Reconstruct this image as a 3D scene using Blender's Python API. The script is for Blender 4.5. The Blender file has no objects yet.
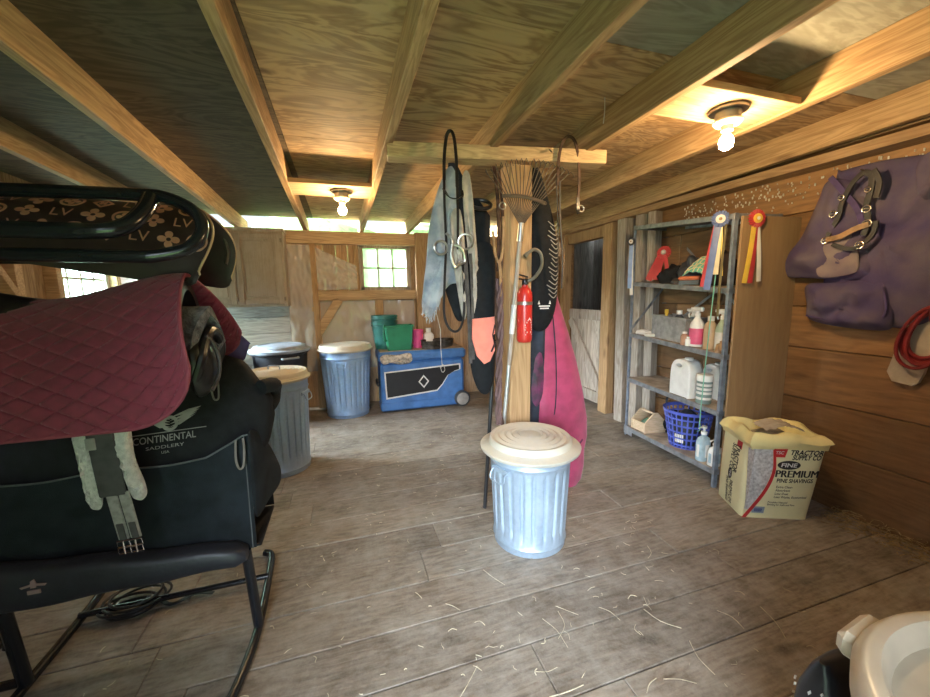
import bpy, bmesh, math, random
from mathutils import Vector, Matrix, noise
from mathutils.geometry import tessellate_polygon
random.seed(7)
S = bpy.context.scene
COL = S.collection
R = math.radians
pi = math.pi

# ------------------------------------------------------------------ camera
cam_d = bpy.data.cameras.new('camera'); cam = bpy.data.objects.new('camera', cam_d); COL.objects.link(cam)
cam_d.sensor_width = 36.0; cam_d.sensor_fit = 'HORIZONTAL'
cam_d.lens = 382.0 / 930 * 36.0
cam_d.clip_start = 0.02
yaw, pitch, roll = R(17.45), R(8.2), R(-0.9)
fwd = Vector((math.sin(yaw)*math.cos(pitch), math.cos(yaw)*math.cos(pitch), -math.sin(pitch)))
r0 = Vector((math.cos(yaw), -math.sin(yaw), 0)); u0 = r0.cross(fwd)
rt = r0*math.cos(roll) + u0*math.sin(roll); up = -r0*math.sin(roll) + u0*math.cos(roll)
cm = Matrix((rt, up, -fwd)).transposed().to_4x4(); cm.translation = (0, 0, 1.38)
cam.matrix_world = cm
S.camera = cam

# ------------------------------------------------------------------ world, sun, exposure
S.view_settings.view_transform = 'Standard'; S.view_settings.look = 'None'
S.view_settings.gamma = 1.0; S.view_settings.use_curve_mapping = False
S.view_settings.exposure = 1.25
S.cycles.use_denoising = True
S.cycles.max_bounces = 10; S.cycles.diffuse_bounces = 6; S.cycles.glossy_bounces = 4
S.cycles.transparent_max_bounces = 12
S.cycles.sample_clamp_indirect = 8.0
BULB = 350.0
W = bpy.data.worlds.new('sky'); S.world = W; W.use_nodes = True
bg = W.node_tree.nodes['Background']
SKY, LOBE, LOBE_W = 0.55, 16.0, 170.0
_nt = W.node_tree; _tc = _nt.nodes.new('ShaderNodeTexCoord'); _dt = _nt.nodes.new('ShaderNodeVectorMath'); _dt.operation = 'DOT_PRODUCT'
_dt.inputs[1].default_value = Vector((-.44, -.78, .34)).normalized(); _nt.links.new(_tc.outputs['Generated'], _dt.inputs[0])
_mr = _nt.nodes.new('ShaderNodeMapRange'); _mr.interpolation_type = 'SMOOTHSTEP'; _mr.inputs[1].default_value = 0.84; _mr.inputs[2].default_value = 1.0
_mr.inputs[3].default_value = SKY; _mr.inputs[4].default_value = SKY+LOBE
_nt.links.new(_dt.outputs['Value'], _mr.inputs[0])
_dw = _nt.nodes.new('ShaderNodeVectorMath'); _dw.operation = 'DOT_PRODUCT'; _dw.inputs[1].default_value = Vector((-.88, .16, .42)).normalized(); _nt.links.new(_tc.outputs['Generated'], _dw.inputs[0])
_mw = _nt.nodes.new('ShaderNodeMapRange'); _mw.interpolation_type = 'SMOOTHSTEP'; _mw.inputs[1].default_value = 0.88; _mw.inputs[2].default_value = 1.0
_mw.inputs[3].default_value = 0.0; _mw.inputs[4].default_value = LOBE_W; _nt.links.new(_dw.outputs['Value'], _mw.inputs[0])
_ad = _nt.nodes.new('ShaderNodeMath'); _ad.operation = 'ADD'; _nt.links.new(_mr.outputs[0], _ad.inputs[0]); _nt.links.new(_mw.outputs[0], _ad.inputs[1]); _nt.links.new(_ad.outputs[0], bg.inputs[1])       # brighter overcast sky behind the door; left lobe added to light the back
bg.inputs[0].default_value = (0.78, 0.90, 1.0, 1)
def portal(loc, rot, sx, sy):
    l = bpy.data.lights.new('sky_portal', 'AREA'); l.shape = 'RECTANGLE'; l.size = sx; l.size_y = sy
    l.cycles.is_portal = True
    o = bpy.data.objects.new('sky_portal', l); COL.objects.link(o); o.location = loc; o.rotation_euler = rot
DX0, DX1, DZ, FY = -0.85, 0.30, 2.05, -0.45           # doorway behind the camera
portal(((DX0+DX1)/2, FY-0.14, DZ/2), (R(90), 0, 0), DX1-DX0, DZ)
portal((-2.42, 4.35, 1.25), (R(90), 0, R(-90)), 1.2, 1.1)
portal((0.2, 5.12, 2.25), (R(-90), 0, 0), 4.6, 0.3)

# ------------------------------------------------------------------ materials
def newmat(name):
    m = bpy.data.materials.new(name); m.use_nodes = True
    nt = m.node_tree; b = nt.nodes['Principled BSDF']
    return m, nt, b
def nd(nt, t, **kw):
    n = nt.nodes.new(t)
    for k, v in kw.items(): setattr(n, k, v)
    return n
def c4(c): return (c[0], c[1], c[2], 1)
def plain(name, col, rough=0.6, metal=0.0, var=0.15, vs=14.0, bump=0.0, bs=120.0, col2=None, spec=0.5, sheen=0.0):
    m, nt, b = newmat(name); L = nt.links
    tc = nd(nt, 'ShaderNodeTexCoord')
    n = nd(nt, 'ShaderNodeTexNoise'); n.inputs['Scale'].default_value = vs; n.inputs['Detail'].default_value = 5
    L.new(tc.outputs['Object'], n.inputs['Vector'])
    mx = nd(nt, 'ShaderNodeMix', data_type='RGBA')
    a = col; c = col2 if col2 else tuple(max(0, x*(1-var*2)) for x in col)
    mx.inputs['A'].default_value = c4(a); mx.inputs['B'].default_value = c4(c)
    rp = nd(nt, 'ShaderNodeMapRange'); rp.inputs[1].default_value = 0.38; rp.inputs[2].default_value = 0.66
    L.new(n.outputs[0], rp.inputs[0]); L.new(rp.outputs[0], mx.inputs['Factor'])
    L.new(mx.outputs['Result'], b.inputs['Base Color'])
    b.inputs['Roughness'].default_value = rough; b.inputs['Metallic'].default_value = metal
    b.inputs['Specular IOR Level'].default_value = spec
    if sheen: b.inputs['Sheen Weight'].default_value = sheen
    if bump:
        n2 = nd(nt, 'ShaderNodeTexNoise'); n2.inputs['Scale'].default_value = bs; n2.inputs['Detail'].default_value = 3
        L.new(tc.outputs['Object'], n2.inputs['Vector'])
        bp = nd(nt, 'ShaderNodeBump'); bp.inputs['Strength'].default_value = bump; bp.inputs['Distance'].default_value = 0.01
        L.new(n2.outputs[0], bp.inputs['Height']); L.new(bp.outputs[0], b.inputs['Normal'])
    return m
def wood(name, light, dark, axis='x', grain=9.0, rough=0.75, tintamt=0.35, swirl=1.2, dust=None, dustamt=0.4, knots=0.5, bump=0.25, ring=0.28, xs=0.8):
    m, nt, b = newmat(name); L = nt.links
    tc = nd(nt, 'ShaderNodeTexCoord')
    at = nd(nt, 'ShaderNodeAttribute'); at.attribute_name = 'tint'
    off = nd(nt, 'ShaderNodeVectorMath', operation='SCALE'); off.inputs[0].default_value = (7.3, 3.1, 5.7)
    L.new(at.outputs['Fac'], off.inputs['Scale'])
    ad = nd(nt, 'ShaderNodeVectorMath', operation='ADD')
    L.new(tc.outputs['Object'], ad.inputs[0]); L.new(off.outputs[0], ad.inputs[1])
    mp = nd(nt, 'ShaderNodeMapping')
    sc = {'x': (xs, grain, grain), 'y': (grain, xs, grain), 'z': (grain, grain, xs)}[axis]
    mp.inputs['Scale'].default_value = sc
    L.new(ad.outputs[0], mp.inputs['Vector'])
    n1 = nd(nt, 'ShaderNodeTexNoise'); n1.inputs['Scale'].default_value = 1.3; n1.inputs['Detail'].default_value = 4; n1.inputs['Distortion'].default_value = swirl
    L.new(mp.outputs[0], n1.inputs['Vector'])
    # growth rings: sine of the noise height
    ml = nd(nt, 'ShaderNodeMath', operation='MULTIPLY'); ml.inputs[1].default_value = 46.0
    sn = nd(nt, 'ShaderNodeMath', operation='SINE')
    L.new(n1.outputs[0], ml.inputs[0]); L.new(ml.outputs[0], sn.inputs[0])
    mr = nd(nt, 'ShaderNodeMapRange'); mr.inputs[1].default_value = -1; mr.inputs[2].default_value = 1
    L.new(sn.outputs[0], mr.inputs[0])
    mp2 = nd(nt, 'ShaderNodeMapping'); mp2.inputs['Scale'].default_value = tuple(x*6 if x == grain else x*3.5 for x in sc)
    L.new(ad.outputs[0], mp2.inputs['Vector'])
    n2 = nd(nt, 'ShaderNodeTexNoise'); n2.inputs['Scale'].default_value = 1.5; n2.inputs['Detail'].default_value = 5
    L.new(mp2.outputs[0], n2.inputs['Vector'])
    av = nd(nt, 'ShaderNodeMix', data_type='FLOAT'); av.inputs['Factor'].default_value = 1-ring
    L.new(mr.outputs[0], av.inputs['A']); L.new(n2.outputs[0], av.inputs['B'])
    mx = nd(nt, 'ShaderNodeMix', data_type='RGBA'); mx.inputs['A'].default_value = c4(dark); mx.inputs['B'].default_value = c4(light)
    rp = nd(nt, 'ShaderNodeMapRange'); rp.inputs[1].default_value = 0.22; rp.inputs[2].default_value = 0.72
    L.new(av.outputs['Result'], rp.inputs[0]); L.new(rp.outputs[0], mx.inputs['Factor'])
    last = mx.outputs['Result']
    if knots:
        vo = nd(nt, 'ShaderNodeTexVoronoi'); vo.inputs['Scale'].default_value = 1.0; vo.inputs['Randomness'].default_value = 1.0
        mp3 = nd(nt, 'ShaderNodeMapping'); mp3.inputs['Scale'].default_value = {'x': (1.6, 4, 4), 'y': (4, 1.6, 4), 'z': (4, 4, 1.6)}[axis]
        L.new(ad.outputs[0], mp3.inputs['Vector']); L.new(mp3.outputs[0], vo.inputs['Vector'])
        kr = nd(nt, 'ShaderNodeMapRange'); kr.inputs[1].default_value = 0.05; kr.inputs[2].default_value = 0.13; kr.inputs[3].default_value = knots; kr.inputs[4].default_value = 0
        L.new(vo.outputs['Distance'], kr.inputs[0])
        kx = nd(nt, 'ShaderNodeMix', data_type='RGBA'); kx.inputs['B'].default_value = (dark[0]*.25, dark[1]*.2, dark[2]*.18, 1)
        L.new(kr.outputs[0], kx.inputs['Factor']); L.new(last, kx.inputs['A']); last = kx.outputs['Result']
    hs = nd(nt, 'ShaderNodeHueSaturation')
    tv = nd(nt, 'ShaderNodeMapRange'); tv.inputs[3].default_value = 1 - tintamt; tv.inputs[4].default_value = 1 + tintamt
    L.new(at.outputs['Fac'], tv.inputs[0]); L.new(tv.outputs[0], hs.inputs['Value']); L.new(last, hs.inputs['Color'])
    last = hs.outputs['Color']
    if dust:
        n3 = nd(nt, 'ShaderNodeTexNoise'); n3.inputs['Scale'].default_value = 4.0; n3.inputs['Detail'].default_value = 12; n3.inputs['Roughness'].default_value = 0.82
        L.new(tc.outputs['Object'], n3.inputs['Vector'])
        dr = nd(nt, 'ShaderNodeMapRange'); dr.inputs[1].default_value = 0.42; dr.inputs[2].default_value = 0.68; dr.inputs[4].default_value = dustamt
        L.new(n3.outputs[0], dr.inputs[0])
        dx = nd(nt, 'ShaderNodeMix', data_type='RGBA'); dx.inputs['B'].default_value = c4(dust)
        L.new(dr.outputs[0], dx.inputs['Factor']); L.new(last, dx.inputs['A']); last = dx.outputs['Result']
    L.new(last, b.inputs['Base Color'])
    b.inputs['Roughness'].default_value = rough; b.inputs['Specular IOR Level'].default_value = 0.3
    bp = nd(nt, 'ShaderNodeBump'); bp.inputs['Strength'].default_value = bump; bp.inputs['Distance'].default_value = 0.004
    L.new(n2.outputs[0], bp.inputs['Height']); L.new(bp.outputs[0], b.inputs['Normal'])
    return m
def galv(name, col, dust=(0.62, 0.60, 0.52), dustamt=0.3, rough=0.36, metal=0.55, up=0.0):
    m, nt, b = newmat(name); L = nt.links
    tc = nd(nt, 'ShaderNodeTexCoord')
    vo = nd(nt, 'ShaderNodeTexVoronoi'); vo.inputs['Scale'].default_value = 55
    L.new(tc.outputs['Object'], vo.inputs['Vector'])
    hs = nd(nt, 'ShaderNodeHueSaturation'); hs.inputs['Color'].default_value = c4(col)
    mr = nd(nt, 'ShaderNodeMapRange'); mr.inputs[3].default_value = 0.92; mr.inputs[4].default_value = 1.07
    L.new(vo.outputs['Color'], mr.inputs[0]); L.new(mr.outputs[0], hs.inputs['Value'])
    n = nd(nt, 'ShaderNodeTexNoise'); n.inputs['Scale'].default_value = 7; n.inputs['Detail'].default_value = 8; n.inputs['Roughness'].default_value = 0.7
    L.new(tc.outputs['Object'], n.inputs['Vector'])
    dr = nd(nt, 'ShaderNodeMapRange'); dr.inputs[1].default_value = 0.42 - up*.3; dr.inputs[2].default_value = 0.7 - up*.3; dr.inputs[4].default_value = dustamt
    L.new(n.outputs[0], dr.inputs[0])
    mx = nd(nt, 'ShaderNodeMix', data_type='RGBA'); mx.inputs['B'].default_value = c4(dust)
    L.new(dr.outputs[0], mx.inputs['Factor']); L.new(hs.outputs[0], mx.inputs['A']); L.new(mx.outputs['Result'], b.inputs['Base Color'])
    mm = nd(nt, 'ShaderNodeMapRange'); mm.inputs[3].default_value = metal; mm.inputs[4].default_value = metal*0.2
    L.new(dr.outputs[0], mm.inputs[0]); L.new(mm.outputs[0], b.inputs['Metallic'])
    rr = nd(nt, 'ShaderNodeMapRange'); rr.inputs[3].default_value = rough; rr.inputs[4].default_value = 0.8
    L.new(dr.outputs[0], rr.inputs[0]); L.new(rr.outputs[0], b.inputs['Roughness'])
    return m
def emit(name, col, k):
    m, nt, b = newmat(name)
    b.inputs['Base Color'].default_value = c4(col); b.inputs['Emission Color'].default_value = c4(col); b.inputs['Emission Strength'].default_value = k
    return m
def film(name, col, alpha, rough=0.25):
    m, nt, b = newmat(name)
    b.inputs['Base Color'].default_value = c4(col); b.inputs['Roughness'].default_value = rough; b.inputs['Alpha'].default_value = alpha
    return m
def pane(name, col, fac):
    m, nt, b = newmat(name); L = nt.links
    nt.nodes.remove(b); out = nt.nodes['Material Output']
    t = nd(nt, 'ShaderNodeBsdfTransparent'); tl = nd(nt, 'ShaderNodeBsdfTranslucent'); tl.inputs[0].default_value = c4(col)
    mx = nd(nt, 'ShaderNodeMixShader'); mx.inputs[0].default_value = fac
    L.new(t.outputs[0], mx.inputs[1]); L.new(tl.outputs[0], mx.inputs[2]); L.new(mx.outputs[0], out.inputs['Surface'])
    return m
M = dict(
 floor=wood('floor_planks', (.29,.24,.19), (.115,.088,.066), 'x', 6, 0.55, 0.25, dust=(.46,.43,.38), dustamt=.6, knots=.6, ring=.15, xs=1.7, bump=.5),
 ceil=wood('ceiling_plywood', (.50,.335,.175), (.27,.16,.075), 'x', 3.2, 0.7, 0.14, swirl=2.2, knots=.85, dust=(.36,.33,.27), dustamt=.3, ring=.5),
 ceil_shade=wood('shade_toned_plywood', (.13,.092,.055), (.066,.045,.027), 'x', 3.2, 0.75, 0.14, swirl=2.2, knots=.8, ring=.4),  # shade of the left ceiling put into the plywood colour
 ceil_grey=wood('grey_green_plywood', (.36,.36,.30), (.24,.235,.19), 'x', 3.2, 0.75, 0.14, swirl=2.0, knots=.6, ring=.3),
 joist=wood('joist_pine', (.52,.345,.18), (.30,.18,.085), 'y', 9, 0.7, 0.15),
 beam=wood('cross_beam_pine', (.62,.44,.25), (.40,.26,.14), 'x', 9, 0.7, 0.12),
 post=wood('post_pine', (.47,.305,.155), (.31,.185,.09), 'z', 9, 0.65, 0.12),
 backv=wood('back_wall_boards', (.56,.36,.20), (.30,.175,.09), 'z', 9, 0.75, 0.2, dust=(.5,.42,.34), dustamt=.3),
 backh=wood('back_rail_pine', (.62,.43,.25), (.38,.24,.13), 'x', 9, 0.72, 0.12),
 right=wood('right_wall_planks', (.27,.145,.06), (.13,.068,.028), 'y', 5, 0.5, 0.35, dust=(.30,.20,.11), dustamt=.25, ring=.15),
 ply=wood('hardboard_panel', (.36,.235,.12), (.29,.18,.09), 'z', 4, 0.5, 0.1, knots=0, ring=.1),
 left=wood('left_wall_boards', (.40,.26,.14), (.2,.12,.06), 'z', 9, 0.8, 0.3),
 white_board=wood('whitewashed_boards', (.62,.58,.53), (.38,.34,.30), 'x', 9, 0.8, 0.15),
 passage=wood('shaded_weathered_boards', (.26,.225,.19), (.13,.105,.085), 'z', 9, 0.8, 0.3),  # darker copy of the weathered boards, passage shade put into the colour
 grey_wood=wood('weathered_boards', (.55,.48,.40), (.30,.24,.19), 'z', 9, 0.8, 0.2),
 cab=wood('cabinet_oak', (.36,.295,.22), (.26,.205,.15), 'z', 12, 0.5, 0.1, knots=0, dust=(.46,.41,.35), dustamt=.4, ring=.15),
 box_wood=wood('tote_pine', (.68,.52,.36), (.5,.36,.22), 'x', 12, 0.7, 0.1, knots=0),
 ledger=wood('ledger_board', (.40,.26,.14), (.22,.13,.065), 'y', 9, 0.7, 0.15),
 galv=galv('galvanised_steel', (.42,.53,.66), dust=(.52,.57,.60)),
 galv_blue=galv('galvanised_steel_cool', (.36,.56,.88), dust=(.55,.66,.78), dustamt=.4),
 galv_lid=galv('dusty_galvanised_lid', (.58,.58,.55), dust=(.62,.57,.46), dustamt=.85, up=.5, rough=.5),
 steel=plain('shelf_steel', (.33,.345,.37), .45, .5, .2, 20),
 steel_blue=plain('shelf_upright_steel', (.28,.33,.41), .45, .4, .2, 20),
 shelf_top=plain('dusty_shelf_board', (.46,.38,.30), .7, 0, .25, 10),
 chrome=plain('chrome', (.8,.8,.8), .18, 1, .05),
 bit=plain('tarnished_bit_steel', (.62,.60,.55), .3, .9, .15),
 black_metal=plain('black_enamel_tube', (.012,.014,.018), .22, 0, .1),
 black_fab=plain('black_canvas', (.010,.011,.013), .8, 0, .2, 30, .3, 400, spec=.3),
 navy_fab=plain('blue_black_canvas', (.014,.020,.027), .75, 0, .25, 12, .3, 400, spec=.3),
 black_leather=plain('black_leather', (.014,.012,.012), .35, 0, .2, 20, .1, 80),
 brown_leather=plain('brown_leather', (.085,.042,.027), .6, 0, .3, 30, .2, 90, spec=.25),
 tan_leather=plain('tan_leather', (.42,.25,.12), .5, 0, .25, 20),
 grey_leather=plain('grey_worn_leather', (.075,.065,.06), .65, 0, .3, 25),
 maroon=plain('maroon_quilted_cotton', (.20,.020,.045), .8, 0, .12, 40, .2, 500, sheen=.2),
 maroon_trim=plain('maroon_binding', (.24,.04,.065), .7, 0, .1),
 mono=plain('dark_brown_canvas', (.040,.024,.022), .5, 0, .15, 20),
 mono_print=plain('monogram_print', (.62,.32,.21), .55, 0, .1),
 piping=plain('tan_piping', (.55,.36,.22), .5, 0, .1),
 purple=plain('purple_fabric', (.085,.055,.175), .8, 0, .2, 18, .2, 300, sheen=.15),
 purple_worn=plain('dusty_purple_canvas', (.070,.050,.135), .85, 0, .3, 5, .2, 200, col2=(.13,.105,.14)),
 purple_flap=plain('faded_purple_canvas', (.20,.15,.19), .85, 0, .3, 5, .2, 200, col2=(.33,.28,.24)),
 fleece=plain('grey_sheepskin', (.21,.205,.225), .95, 0, .3, 45, 1, 160),
 white_fleece=plain('white_sheepskin', (.72,.69,.65), .95, 0, .12, 60, 1, 180),
 grey_elastic=plain('grey_elastic', (.30,.285,.26), .8, 0, .15, 60),
 charcoal=plain('charcoal_neoprene', (.06,.055,.055), .7, 0, .2, 30),
 magenta=plain('magenta_nylon', (.44,.055,.135), .55, 0, .15, 12, .1, 60, sheen=.3),
 dark_magenta=plain('dark_magenta_cloth', (.16,.03,.09), .7, 0, .3, 12, col2=(.03,.03,.04)),
 denim=plain('grey_blue_suede', (.46,.47,.49), .9, 0, .25, 9, .5, 60, col2=(.22,.26,.32)),
 suede=plain('grey_tan_suede', (.55,.48,.40), .9, 0, .2, 14, .3, 120),
 navy=plain('navy_cloth', (.028,.038,.06), .85, 0, .3, 10),
 coral=plain('coral_nylon', (.95,.27,.19), .6, 0, .08, 20),
 red_paint=plain('red_paint', (.62,.035,.025), .3, 0, .1),
 red_cord=plain('red_cord', (.23,.012,.014), .5, 0, .2),
 white=plain('white_plastic', (.80,.80,.77), .4, 0, .06),
 cream=plain('cream_plastic', (.62,.53,.40), .28, 0, .12, 6),
 label=plain('white_label', (.78,.76,.72), .6, 0, .08),
 black=plain('black_plastic', (.016,.016,.018), .35, 0, .1),
 black_ink=plain('black_ink', (.02,.018,.015), .7, 0, .05),
 dgrey_plastic=plain('dark_grey_plastic', (.055,.062,.075), .35, 0, .2, 8),
 grey_lid=plain('blue_grey_plastic', (.40,.47,.56), .4, 0, .15, 8),
 blue=plain('blue_cooler_plastic', (.075,.21,.52), .4, 0, .15, 8),
 blue2=plain('basket_blue_plastic', (.10,.14,.58), .35, 0, .1),
 teal=plain('teal_plastic', (.03,.17,.155), .4, 0, .15, 10),
 green=plain('green_plastic', (.02,.23,.12), .35, 0, .12, 10),
 mint=plain('mint_cloth', (.20,.58,.46), .9, 0, .1),
 pink=plain('pink_plastic', (.85,.10,.30), .45, 0, .1),
 pink_liquid=plain('pink_liquid', (.72,.12,.24), .3, 0, .1),
 amber=plain('amber_bottle', (.55,.38,.22), .3, 0, .1),
 palegreen=plain('pale_green_bottle', (.42,.53,.36), .35, 0, .1),
 clearblue=plain('clear_gel_bottle', (.45,.60,.68), .2, 0, .15, 20),
 grey_bin=plain('grey_wire_bin', (.36,.36,.35), .5, .2, .2, 20),
 yellow=plain('yellow_plastic', (.75,.52,.05), .5, 0, .1),
 bagyellow=plain('pale_yellow_film', (.88,.83,.50), .4, 0, .06, 6),
 bagtop=plain('yellow_film_top', (.90,.78,.36), .35, 0, .08, 9),
 bagwhite=plain('shavings_photo_print', (.66,.64,.62), .5, 0, .3, 60, col2=(.38,.36,.34)),
 bagred=plain('bag_red_print', (.55,.03,.03), .5, 0, .05),
 bagblue=plain('bag_blue_print', (.30,.36,.42), .5, 0, .1),
 kraft=plain('brown_paper', (.42,.34,.22), .7, 0, .2, 30),
 tape=film('clear_tape', (.62,.54,.44), .75, .2),
 straw=plain('straw', (.62,.55,.40), .8, 0, .2, 30),
 stuffing=plain('torn_stuffing', (.62,.55,.46), .95, 0, .3, 30, 1, 90),
 ribbon_blue=plain('blue_satin', (.13,.19,.42), .4, 0, .1),
 ribbon_lblue=plain('light_blue_satin', (.30,.42,.70), .4, 0, .1),
 ribbon_red=plain('red_satin', (.50,.045,.05), .4, 0, .1),
 ribbon_yellow=plain('yellow_satin', (.80,.55,.08), .4, 0, .1),
 ribbon_white=plain('white_satin', (.75,.72,.66), .4, 0, .05),
 ribbon_cream=plain('cream_satin', (.78,.66,.40), .4, 0, .05),
 green_cord=plain('green_cord', (.22,.55,.40), .6, 0, .1),
 cord=plain('white_cord', (.72,.70,.64), .8, 0, .1),
 orange=plain('orange_card', (.78,.22,.10), .6, 0, .1),
 tin=plain('dark_tin', (.10,.085,.07), .5, .5, .3, 20),
 porcelain=plain('lamp_porcelain', (.70,.64,.50), .4, 0, .08),
 lamp_metal=plain('lamp_box_steel', (.38,.37,.34), .45, .6, .15),
 bulb=emit('bulb_glow', (1.0, .68, .34), BULB),
 win_dust=pane('dusty_glass', (.55,.78,.62), .28),
 plastic=film('clear_sheeting', (.78,.72,.66), .34, .12),
 grass=plain('grass', (.13,.24,.06), .9, 0, .3, 3),
 leaf=plain('foliage', (.20,.36,.10), .8, 0, .4, 6, col2=(.08,.16,.04)),
 tine=plain('dull_brown_tine', (.13,.105,.08), .45, .3, .2),
 rusty=plain('rusted_steel', (.20,.16,.12), .5, .5, .3, 40, col2=(.28,.2,.13)),
 handle_metal=plain('brushed_aluminium', (.62,.62,.60), .35, .7, .15),
)

# ------------------------------------------------------------------ mesh building
def spline(pts, n=6, closed=False):
    P = [Vector(p) for p in pts]; out = []
    m = len(P); segs = m if closed else m-1
    for i in range(segs):
        if closed: a, b, c, d = P[(i-1) % m], P[i], P[(i+1) % m], P[(i+2) % m]
        else: a, b, c, d = P[max(i-1, 0)], P[i], P[i+1], P[min(i+2, m-1)]
        for k in range(n):
            t = k/n
            out.append(0.5*((2*b) + (c-a)*t + (2*a-5*b+4*c-d)*t*t + (3*b-a-3*c+d)*t**3))
    if not closed: out.append(P[-1])
    return out
class MB:
    def __init__(s): s.v = []; s.f = []; s.t = []
    def add(s, vs, fs, tint=None):
        k = len(s.v); s.v += [Vector(v) for v in vs]
        if tint is None: tint = random.random()
        for f in fs: s.f.append(tuple(k+i for i in f)); s.t.append(tint)
        return s
    def box(s, lo, hi, c=0.003, tint=None, fn=None):
        x = [(min(a, b), max(a, b)) for a, b in zip(lo, hi)]
        c = min(c, *[(b-a)*0.49 for a, b in x])
        vs = []; idx = {}
        for i in (0, 1):
            for j in (0, 1):
                for k in (0, 1):
                    p = [x[0][i], x[1][j], x[2][k]]; sg = [(-1, 1)[i], (-1, 1)[j], (-1, 1)[k]]
                    for a in range(3):
                        q = [p[d]-sg[d]*c for d in range(3)]; q[a] = p[a]
                        idx[(i, j, k, a)] = len(vs); vs.append(Vector(q))
        I = lambda i, j, k, a: idx[(i, j, k, a)]
        fs = []
        for a in range(3):
            for sd in (0, 1):
                b, d = [q for q in range(3) if q != a]
                def key(u, w):
                    t = [0, 0, 0]; t[a] = sd; t[b] = u; t[d] = w; return tuple(t)
                fs.append([I(*key(0, 0), a), I(*key(1, 0), a), I(*key(1, 1), a), I(*key(0, 1), a)])
        for a in range(3):      # edges along a
            b, d = [q for q in range(3) if q != a]
            for u in (0, 1):
                for w in (0, 1):
                    t0 = [0, 0, 0]; t0[b] = u; t0[d] = w; t1 = list(t0); t1[a] = 1
                    fs.append([I(*t0, b), I(*t1, b), I(*t1, d), I(*t0, d)])
        for i in (0, 1):
            for j in (0, 1):
                for k in (0, 1): fs.append([I(i, j, k, 0), I(i, j, k, 1), I(i, j, k, 2)])
        if fn: vs = [fn(v) for v in vs]
        return s.add(vs, fs, tint)
    def bar(s, p0, p1, w, h, upv=(0, 0, 1), c=0.003, tint=None):
        p0, p1 = Vector(p0), Vector(p1); d = p1-p0; L = d.length; d.normalize()
        u = Vector(upv); sd = d.cross(u)
        if sd.length < 1e-4: sd = d.cross(Vector((1, 0, 0)))
        sd.normalize(); u = sd.cross(d)
        return s.box((-w/2, 0, -h/2), (w/2, L, h/2), c, tint, fn=lambda v: p0+sd*v.x+d*v.y+u*v.z)
    def tube(s, pts, r, n=8, closed=False, smooth=0, radii=None, flat=None, nrm=None, caps=True):
        """sweep; r may be (rx, ry) with nrm the direction of ry"""
        P = [Vector(p) for p in pts]
        if radii and smooth:
            m = len(P); rr = []
            for i in range(m-1):
                for k in range(smooth): rr.append(radii[i]+(radii[i+1]-radii[i])*k/smooth)
            rr.append(radii[-1]); radii = rr
        if smooth: P = spline(P, smooth, closed)
        m = len(P); rx, ry = r if isinstance(r, tuple) else (r, r)
        vs = []; prev = None
        for i in range(m):
            if closed: t = P[(i+1) % m]-P[i-1]
            else: t = P[min(i+1, m-1)]-P[max(i-1, 0)]
            t.normalize()
            if nrm is not None:
                b = Vector(nrm(i/max(1, m-1)) if callable(nrm) else nrm); a = t.cross(b)
                if a.length < 1e-4: a = t.orthogonal()
                a.normalize(); b = a.cross(t)
            else:
                if prev is None: a = t.orthogonal().normalized()
                else:
                    a = prev-t*prev.dot(t)
                    a = a.normalized() if a.length > 1e-5 else t.orthogonal().normalized()
                b = t.cross(a); prev = a
            k = radii[i] if radii else 1.0
            for j in range(n):
                an = 2*pi*j/n; ca, sa = math.cos(an), math.sin(an)
                if flat: ca = math.copysign(abs(ca)**.35, ca); sa = math.copysign(abs(sa)**.35, sa)
                vs.append(P[i]+a*(rx*k*ca)+b*(ry*k*sa))
        fs = []
        for i in range(m if closed else m-1):
            for j in range(n):
                a = i*n+j; b = i*n+(j+1) % n; c = ((i+1) % m)*n
                fs.append((a, b, c+(j+1) % n, c+j))
        if not closed and caps: fs.append(tuple(range(n))[::-1]); fs.append(tuple((m-1)*n+j for j in range(n)))
        return s.add(vs, fs)
    def strap(s, pts, w, th=0.003, nrm=(0, -1, 0), smooth=5, closed=False):
        return s.tube(pts, (w/2, th/2), 8, closed, smooth, flat=True, nrm=nrm)
    def lathe(s, prof, c=(0, 0, 0), n=32, mod=None, fn=None, closed=False, sx=1, sy=1):
        c = Vector(c); vs = []; m = len(prof)
        for (r, z) in prof:
            for j in range(n):
                a = 2*pi*j/n; q = mod(a, r, z) if mod else r
                v = Vector((q*math.cos(a)*sx, q*math.sin(a)*sy, z))
                vs.append((fn(v) if fn else v)+c)
        fs = []
        for i in range(m-1+(1 if closed else 0)):
            for j in range(n):
                a = i*n; b = ((i+1) % m)*n
                fs.append((a+j, a+(j+1) % n, b+(j+1) % n, b+j))
        if not closed:
            if prof[0][0] > 1e-6: fs.append(tuple(range(n))[::-1])
            if prof[-1][0] > 1e-6: fs.append(tuple((m-1)*n+j for j in range(n)))
        return s.add(vs, fs)
    def sheet(s, fn, nu, nv, th=0.004):
        P = [[Vector(fn(i/nu, j/nv)) for j in range(nv+1)] for i in range(nu+1)]
        vs = []; off = []
        for i in range(nu+1):
            for j in range(nv+1):
                du = P[min(i+1, nu)][j]-P[max(i-1, 0)][j]; dv = P[i][min(j+1, nv)]-P[i][max(j-1, 0)]
                n = du.cross(dv); n = n.normalized() if n.length > 1e-9 else Vector((0, 0, 1))
                vs.append(P[i][j]+n*th/2); off.append(P[i][j]-n*th/2)
        N = len(vs); k = nv+1; fs = []
        for i in range(nu):
            for j in range(nv):
                a = i*k+j; fs.append((a, a+k, a+k+1, a+1)); fs.append((N+a, N+a+1, N+a+k+1, N+a+k))
        for i in range(nu):
            a = i*k; fs.append((a, N+a, N+a+k, a+k)); b = i*k+nv; fs.append((b, b+k, N+b+k, N+b))
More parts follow.
